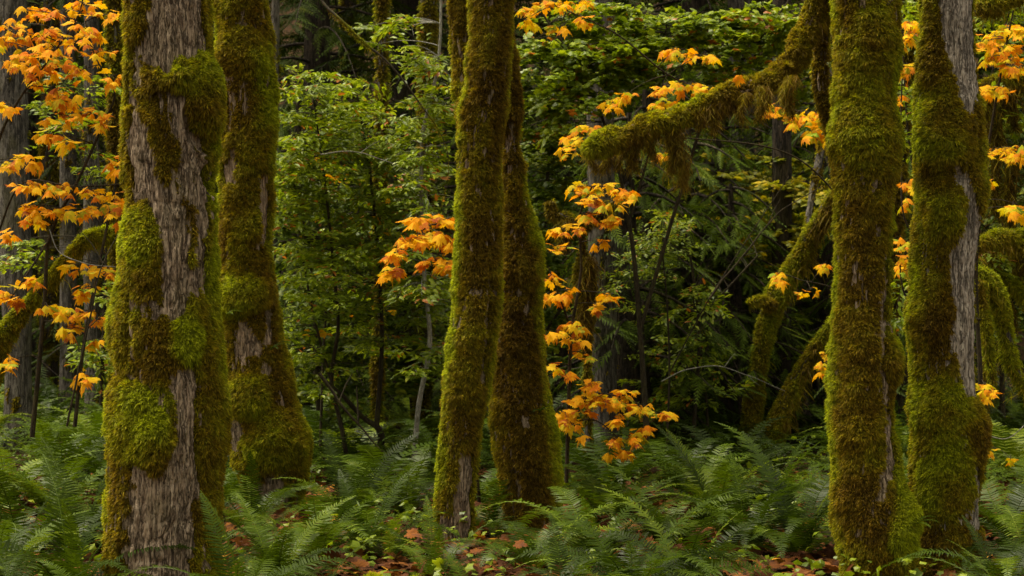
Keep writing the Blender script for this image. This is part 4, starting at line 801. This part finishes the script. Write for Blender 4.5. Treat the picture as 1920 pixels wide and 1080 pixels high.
bare('pale bare twig just above the centre of the white stemmed shrub', [(600, 290, 0), (660, 285, 0), (720, 300, 0), (780, 330, 0)], 15.6, .006, M_TWIG_PALE, [(12, .15, .1)])

# ------------------------------------------------------------------ conifers and the far wood
def conifer_mesh(seed, H, spread, n_bough, per, low=.6, size=.42):
    r = np.random.default_rng(seed); la = Acc(); ba = Acc()
    for k in range(n_bough):
        f = (k + r.random()) / n_bough; z = low + (H - low) * f; az = k * 2.4 + r.uniform(-.5, .5); L = spread * (1 - .8 * f) * r.uniform(.6, 1.1) + .3
        s = np.linspace(0, 1, 9); d = np.array([cos(az), sin(az), 0])
        rise = r.uniform(-.05, .25); path = np.array([0, 0, z]) + d * (s * L)[:, None] + np.array([0, 0, 1]) * ((s * rise - s ** 2 * r.uniform(.35, .7)) * L)[:, None]
        ba.tube(path, np.linspace(.022, .004, 9), 4)
        m = int(per * (.4 + L / spread * .6)); t = r.uniform(.12, 1, m); ip = t * 8; i0 = np.clip(ip.astype(int), 0, 7); pp_ = path[i0] + (path[i0 + 1] - path[i0]) * (ip - i0)[:, None]
        sv = np.array([-sin(az), cos(az), 0]); sg = r.choice([-1, 1], m)[:, None]
        fw = nz(d * .6 + sv * sg * r.uniform(.3, 1.1, (m, 1)) + np.array([0, 0, -1]) * r.uniform(.1, .75, (m, 1)) + r.normal(0, .12, (m, 3)))
        nn = nz(np.array([0, 0, 1.]) + r.normal(0, .3, (m, 3)) + d * .3)
        tv, tt = CS[r.integers(0, 3)]
        la.scatter(tv, tt, pp_, fw, nn, size * r.uniform(.6, 1.15, m), np.clip(r.normal(.45, .22, m), 0, 1))
    ta = Acc(); ta.tube(np.array([[0, 0, -.3], [0, 0, .5], [.05, 0, H * .5], [0, 0, H]]), [.26, .2, .12, .02], 12)
    return la, ba, ta
protos = []
for k, (H, sp, nb, per) in enumerate([(15, 3.2, 120, 26), (13, 2.8, 110, 26), (4.2, 1.5, 60, 20), (3.0, 1.2, 46, 18)]):
    la, ba, ta = conifer_mesh(2000 + k, H, sp, nb, per, low=.25 if H < 5 else .9, size=.42 if H > 5 else .30)
    ms = []
    for acc, nm_, mt in ((ta, 'trunk', M_BARK_DARK), (ba, 'branches', M_BARK_DARK), (la, 'crown', M_CONIFER if H > 5 else M_YOUNG_LIT)):
        o = acc.build(nm_, mt, smooth=nm_ != 'crown'); ms.append((nm_, o.data)); bpy.data.objects.remove(o)
    protos.append(ms)
def conifer(kind, px, d, rz, sc, label, group):
    x = (px - 960) / F * d; t = thing('conifer_tree', label, 'conifer', (x, d, float(gz(x, d)) - .02), group); t.rotation_euler = (0, 0, rz); t.scale = (sc, sc, sc)
    for nm_, me in protos[kind]:
        o = bpy.data.objects.new(nm_, me); COL.objects.link(o); o.parent = t
    return t
con = [(0, 590, 23.5, 'dark conifer rising behind the second trunk and the left thicket'), (1, 760, 25, 'dark conifer behind the white stemmed shrub'), (1, 940, 26, 'dark conifer directly behind the centre pair'), (0, 1130, 28, 'dark conifer behind the grey trunk right of centre'),
       (0, 1300, 25, 'dark conifer with drooping sprays under the middle of the bough'), (1, 1450, 27.5, 'dark conifer behind the black straight trunk'), (0, 1620, 25, 'dark conifer hidden mostly by the moss-wrapped right trunk'), (1, 1800, 25, 'dark conifer behind the rightmost trunk'), (0, 1960, 26, 'dark conifer at the right edge'), (1, 330, 26, 'dark conifer behind the broadest left trunk'), (0, 60, 30, 'dark conifer deep behind the orange maple'), (1, 190, 33, 'dark conifer back in the wood near the far left trunks'), (0, -120, 28, 'dark conifer beyond the left edge')]
for k, (kd, px, d, lab) in enumerate(con): conifer(kd, px, d, k * 1.3, 1 + .1 * sin(k * 2.1), lab, 'conifers behind the maples')
small = [(2, 1210, 20.8, 'young conifer with fan-like sprays right of the grey trunk'), (3, 1290, 20.2, 'small conifer low in the dark gap below the bough drape'), (2, 1350, 21.5, 'young conifer left of the leaning forked tree'), (3, 1370, 20, 'small conifer at the foot of the leaning forked tree'), (2, 1535, 22, 'young conifer just left of the moss-wrapped right trunk'),
         (3, 1180, 19.2, 'small conifer behind the orange sapling right of centre'), (2, 560, 22, 'young conifer behind the second trunk from left'), (2, 870, 22, 'young conifer behind the left stem of the centre pair'), (3, 1690, 20.5, 'small conifer between the two right trunks'), (2, 1470, 23.5, 'young conifer behind the rotting stump'), (2, 1060, 22.5, 'young conifer behind the mossy snag')]
for k, (kd, px, d, lab) in enumerate(small): conifer(kd, px, d, k * 1.7, 1 + .12 * sin(k * 1.7), lab, 'young conifers in the shade')

def far_wood():
    r = np.random.default_rng(31); la = Acc(); n = 30000
    y = r.uniform(36, 62, n); x = r.uniform(-1, 1, n) * (y * .34 + 3); z = gz(x, y) + 15 * r.random(n)
    keep = vnoise(np.stack([x / 1.6, y / 2.5, z / 1.2], -1), 55) > -.25
    pos = np.stack([x, y, z], -1)[keep]; n = len(pos)
    tv, tt = CS[0]
    la.scatter(tv, tt, pos, r.normal(0, 1, (n, 3)) * [1, 1, .3] + [0, 0, -.4], r.normal(0, .5, (n, 3)) + [0, 0, 1], r.uniform(.6, 1.2, n), np.clip(r.normal(.4, .25, n), 0, 1))
    o = la.build('distant_forest', M_CONIFER); o['kind'] = 'stuff'; o['label'] = 'dark mass of forest far behind the trees'; 
far_wood()

# ------------------------------------------------------------------ ferns
def fern(x, y, s, label, group, seed, nf=18, detail=True, dead=0, rz=None, open_=0):
    r = np.random.default_rng(seed); z = float(gz(x, y))
    if not detail:
        o = bpy.data.objects.new('sword_fern', far_fern_meshes[seed % 5]); COL.objects.link(o)
        o.location = (x, y, z - .03); o.rotation_euler = (0, 0, r.uniform(0, 6.28)); o.scale = (s, s, s * r.uniform(.9, 1.15)); tag(o, label, 'fern', group); return
    t = thing('sword_fern', label, 'fern', (x, y, z - .02), group)
    order = [0, 11, 6, 1, 2, 7, 3, 8, 4, 5, 9, 10]
    for q in range(nf):
        f = (q + .5) / nf; me = frond_meshes[order[int(np.clip(f * 12 + r.normal(0, 1.2), 0, 11))]]
        o = bpy.data.objects.new('frond', me); COL.objects.link(o); o.parent = t
        az = q * 2.4 + r.uniform(-.35, .35)
        o.location = (.03 * cos(az), .03 * sin(az), 0); o.rotation_euler = (r.normal(0, .16), r.normal(open_, .12), az); k = s * r.uniform(.8, 1.3); o.scale = (k, k, k)
    for q in range(dead):
        o = bpy.data.objects.new('dead_frond', dead_meshes[q % 3]); COL.objects.link(o); o.parent = t
        o['label'] = 'rusty brown dead frond'; o.rotation_euler = (r.normal(0, .1), .05, r.uniform(0, 6.28)); o.scale = (s, s, s)
G = 'sword ferns on the forest floor'
def fx(px, d): return (px - 960) / F * d
near = [  # px, d, size, fronds, dead, label
    (60, 8.9, .62, 15, 0, 'bright drooping sword fern in the bottom left corner'), (175, 9.3, .6, 13, 0, 'low sword fern at the foot of the broadest trunk, left side'), (130, 10.3, .95, 17, 1, 'large dark sword fern left of the broadest trunk'), (-10, 10.5, .95, 16, 1, 'large sword fern on the left edge'), (40, 12, 1.0, 17, 0, 'sword fern behind the large left edge fern'), (150, 12.2, 1.0, 18, 0, 'tall sword fern behind the fern left of the broadest trunk'),
    (455, 9.6, .75, 16, 2, 'sword fern with rusty dead fronds right of the broadest trunk'), (520, 10.8, .85, 18, 1, 'wide sword fern in front of the foot of the second trunk'), (560, 9.0, .55, 13, 0, 'low sword fern at the bottom right of the broadest trunk'), (600, 11.6, .8, 16, 0, 'sword fern right of the second trunk foot'), (470, 13.1, .7, 15, 0, 'sword fern arching across the left foot of the second trunk'),
    (690, 12, .8, 16, 0, 'sword fern in the gap between the second trunk and the centre pair'), (650, 13.4, .9, 17, 0, 'sword fern below the dark stemmed shrub'), (760, 13.6, .85, 16, 0, 'sword fern just left of the centre pair'), (912, 12.9, .7, 14, 0, 'sword fern between the two feet of the centre pair'),
    (880, 9.2, .62, 11, 0, 'grey-green sword fern fanning in front of the left centre foot'), (995, 11.3, .72, 12, 0, 'upright curled sword fern before the right centre foot'), (960, 8.6, .5, 12, 0, 'low sword fern at the bottom middle edge'), (1060, 9.8, .7, 16, 1, 'sword fern right of the upright curled fern'), (1110, 11.5, .9, 18, 0, 'broad sword fern right of the centre pair foot'),
    (1180, 10.2, .85, 18, 0, 'broad arching sword fern in the right centre foreground'), (1150, 8.7, .5, 12, 0, 'low sword fern on the bottom edge right of centre'), (1290, 10.6, .8, 17, 1, 'sword fern with leaf litter at its feet in the right foreground'), (1330, 9.0, .5, 13, 0, 'small sword fern on the bottom edge below the right clearing'), (1250, 12.3, .95, 18, 0, 'sword fern in the second row right of centre'),
    (1400, 12.0, .95, 17, 0, 'tall sword fern in the middle of the right fern bed'), (1500, 11.8, .95, 17, 0, 'curled sword fern close left of the moss-wrapped right trunk'), (1345, 13.4, .95, 17, 0, 'sword fern in the third row of the right fern bed'), (1460, 13.6, 1.0, 17, 0, 'sword fern in the back of the right fern bed near the trunk'),
    (1880, 10.2, .85, 17, 1, 'sword fern right of the rightmost trunk foot'), (1925, 11.4, .9, 17, 0, 'sword fern on the right edge'), (1900, 9.0, .6, 14, 0, 'low sword fern in the bottom right corner'), (1890, 12.8, .9, 16, 0, 'sword fern behind the right edge fern'), (1700, 12.6, .75, 14, 0, 'sword fern in the gap between the two right trunks'), (1560, 9.2, .42, 11, 0, 'little sword fern by the moss-wrapped right trunk foot'), (815, 10.9, .6, 12, 0, 'sword fern directly before the foot of the left centre trunk'), (725, 11.6, .6, 12, 1, 'sword fern behind the leaf-strewn centre patch'), (590, 10.0, .5, 12, 0, 'small sword fern between the leaf-strewn centre and the left trunks'),
]
for k, (px, d, s, nf, dead, lab) in enumerate(near):
    if s > 0: fern(fx(px, d), d, s, lab, G, 3000 + k, nf, True, dead)
zones = [(-40, 200, 'in the left bank'), (200, 440, 'behind the broadest left trunk'), (440, 820, 'under the left thicket'), (820, 1060, 'behind the centre pair'), (1060, 1300, 'behind the central orange sapling'), (1300, 1560, 'before the leaning forked tree'), (1560, 1860, 'behind the two right trunks'), (1860, 1980, 'at the far right edge')]
rr_ = np.random.default_rng(77); placed = [(fx(a, b), b) for a, b, *_ in near]; cnt = 0; bank = []
trunks = [(fx(a, b), b) for a, b in ((310, 10.4), (500, 14), (852, 12.5), (998, 13), (1640, 10.9), (1778, 11.2))]
for _ in range(6000):
    if cnt > 190: break
    d = rr_.uniform(13.2, 29); px = rr_.uniform(-60, 1980); x = fx(px, d)
    if any((x - a) ** 2 + (d - b) ** 2 < .64 ** 2 for a, b in placed) or any((x - a) ** 2 + (d - b) ** 2 < .5 ** 2 for a, b in trunks): continue
    if 540 < px < 840 and rr_.random() < .35: continue
    placed.append((x, d)); cnt += 1
    row = 'first row' if d < 16 else 'middle rows' if d < 21 else 'last rows'
    z_ = [z for z in zones if z[0] <= px < z[1]] or [zones[0] if px < 0 else zones[-1]]
    bank.append((z_[0], row, px, x, d, rr_.uniform(.75, 1.15), 4000 + cnt))
ORD = ['leftmost', 'second from left', 'third from left', 'fourth from left', 'fifth from left', 'sixth from left', 'seventh from left', 'eighth from left', 'ninth from left', 'tenth from left', 'eleventh from left', 'twelfth from left'] + [w + ' from left' for w in 'thirteenth fourteenth fifteenth sixteenth seventeenth eighteenth nineteenth twentieth'.split()]
for key in sorted({(b[0], b[1]) for b in bank}):
    grp = sorted([b for b in bank if (b[0], b[1]) == key], key=lambda b: b[2])
    for k, b in enumerate(grp):
        o_ = ORD[k] if k < len(ORD) else 'rightmost' if k == len(grp) - 1 else 'one of the crowded right end'
        fern(b[3], b[4], b[5] * (.62 if 1370 < b[2] < 1570 and b[4] < 19.6 else 1), f'{o_} sword fern {key[0][2]}, {key[1]}', 'fern bank ' + key[0][2], b[6], detail=False)

# ------------------------------------------------------------------ forest floor
def litter():
    r = np.random.default_rng(88); la = Acc(); n = 14000
    y = r.uniform(8, 17, n) ; x = r.uniform(-1, 1, n) * (y * .26 + 2.4); pos = np.stack([x, y, gz(x, y) + r.uniform(.015, .05, n)], -1)
    for k in range(4):
        s_ = slice(k, None, 4); m = len(pos[s_]); tv, tt = ML[k]; tv = tv * [1, 1, .7 - .3 * (k == 2)]
        la.scatter(tv, tt, pos[s_], r.normal(0, 1, (m, 3)) * [1, 1, .2], np.array([0, -.1, 1]) + r.normal(0, .38, (m, 3)), r.uniform(.07, .15, m), r.random(m) ** 1.2)
    o = la.build('leaf_litter', M_LITTER); o['kind'] = 'stuff'; o['label'] = 'brown and orange fallen leaves covering the forest floor'
litter()
def floor_moss():
    r = np.random.default_rng(89); Vs = []; Qs = []; Ts = []; Tn = []; Rn = []; cnt = 0
    for (px, d, rx, ry) in [(745, 9.3, .28, .35), (760, 9.9, .18, .2), (1480, 9.5, .32, .3), (1440, 9.0, .2, .3), (700, 10.2, .12, .12), (1660, 9.7, .3, .2)]:
        n = 9000; a = r.uniform(0, 2 * pi, n); q = np.sqrt(r.random(n)); x = fx(px, d) + rx * q * np.cos(a); y = d + ry * q * np.sin(a)
        h = .13 * (1 - q ** 2) + .03 * vnoise(np.stack([x / .06, y / .06, x * 0], -1), 5) + .02
        pos = np.stack([x, y, gz(x, y) + h], -1); Ln = r.uniform(.03, .06, n)
        aa = r.uniform(0, pi, n); sd = np.stack([np.cos(aa), np.sin(aa), 0 * aa], -1) * .004
        dr = nz(r.normal(0, .6, (n, 3)) + [0, 0, 1]) * Ln[:, None]
        V = np.stack([pos - sd - dr * .6, pos + sd - dr * .6, pos + dr * .6], 1).reshape(-1, 3); k = np.arange(n)[:, None] * 3 + cnt
        Vs.append(V); Ts.append(k + np.array([0, 1, 2])); cnt += 3 * n; Tn.append(np.full(3 * n, .95)); Rn.append(np.repeat(np.clip(r.normal(.8, .2, n), 0, 1), 3))
    o = mesh('ground_moss', np.concatenate(Vs), [np.concatenate(Ts)], M_MOSS, None, {'tone': np.concatenate(Tn), 'rnd': np.concatenate(Rn)})
    o['kind'] = 'stuff'; o['label'] = 'yellow-green moss mats on the forest floor'
floor_moss()
def herbs():   # low seedlings and groundcover leaves between the ferns
    r = np.random.default_rng(90); la = Acc(); n = 10000
    y = r.uniform(8.3, 26, n); x = r.uniform(-1, 1, n) * (y * .27 + 2.4); keep = vnoise(np.stack([x / .5, y / .7, x * 0], -1), 8) > -.1; x = x[keep]; y = y[keep]; n = len(x)
    pos = np.stack([x, y, gz(x, y) + r.uniform(.03, .22, n)], -1)
    la.scatter(*RL, pos, r.normal(0, 1, (n, 3)) * [1, 1, .3], np.array([0, 0, 1]) + r.normal(0, .4, (n, 3)), r.uniform(.03, .07, n), np.clip(r.normal(.4, .2, n), 0, .9))
    o = la.build('ground_cover', M_GREEN); o['kind'] = 'stuff'; o['label'] = 'low green ground cover between the ferns'
herbs()
def one_leaf(name, p, size, rnd, mat, label, cat='leaf', group=None, nn=(0, -.5, 1), k=1, fw=(1, -.3, 0)):
    a = Acc(); a.scatter(ML[k][0], ML[k][1], np.array([p]), np.array([fw], float), np.array([nn], float), size, [rnd]); o = a.build(name, mat); tag(o, label, cat, group); return o
def onfloor(px, d, h=.06): x = fx(px, d); return (x, d, float(gz(x, d)) + h)
for (px, d, s, rd, lab, h) in [(690, 9.5, .2, .8, 'pinkish brown fallen maple leaf lying left of the yellow ground moss', .12), (762, 11.2, .16, .75, 'pale tan fallen leaf before the left centre foot', .22), (1240, 9.2, .15, .3, 'dark red fallen leaf at the bottom edge right of centre', .12),
                              (1385, 9.3, .2, .85, 'pale pinkish fallen leaf at the left of the right clearing', .14), (1440, 9.0, .17, .6, 'orange brown fallen leaf at the bottom of the right clearing', .12), (965, 10.6, .13, .6, 'orange fallen leaf tucked between the centre ferns', .25), (610, 9.4, .15, .98, 'golden fallen leaf right of the broadest trunk', .16)]:
    one_leaf('fallen_leaf', onfloor(px, d, h), s * .68, rd * .85, M_LITTER, lab, group='fallen leaves told apart on the floor', k=3 if rd > .7 else 1)
one_leaf('maple_leaf', P(1384, 140, 10.86), .07, .7, M_ORANGE, 'small orange leaf resting on the top of the long bough', k=2, fw=(-.3, -.3, -1), nn=(-.5, -1, .3))
def sprig(px, py, d, s, label, seed, az=-1.2):
    a = Acc(); r = np.random.default_rng(seed); t = None
    for q in range(3):
        b = az + (q - 1) * .7; R = np.array([[cos(b), -sin(b), 0], [sin(b), cos(b), 0], [0, 0, 1]])
        frond(a, s * r.uniform(.8, 1.1), s * .16, 25 + 12 * q, -25, 0, 14, seed + q, (R, P(px, py, d)), .85)
    tag(a.build('licorice_fern', M_FERN), label, 'fern')
sprig(508, 655, 13.72, .16, 'tiny fern sprig growing from the second trunk from left', 91, -.4)
sprig(1012, 772, 12.78, .14, 'tiny fern sprig growing from the right trunk of the centre pair', 92)
sprig(1712, 985, 10.75, .16, 'bright fern sprig growing from the foot of the moss-wrapped right trunk', 93, -.5)
sprig(425, 590, 13.72, .12, 'tiny fern sprig beside the broadest trunk on the trunk behind', 94, -.3)

for o in list(bpy.data.objects):
    if 'wloc' in o: del o['wloc']
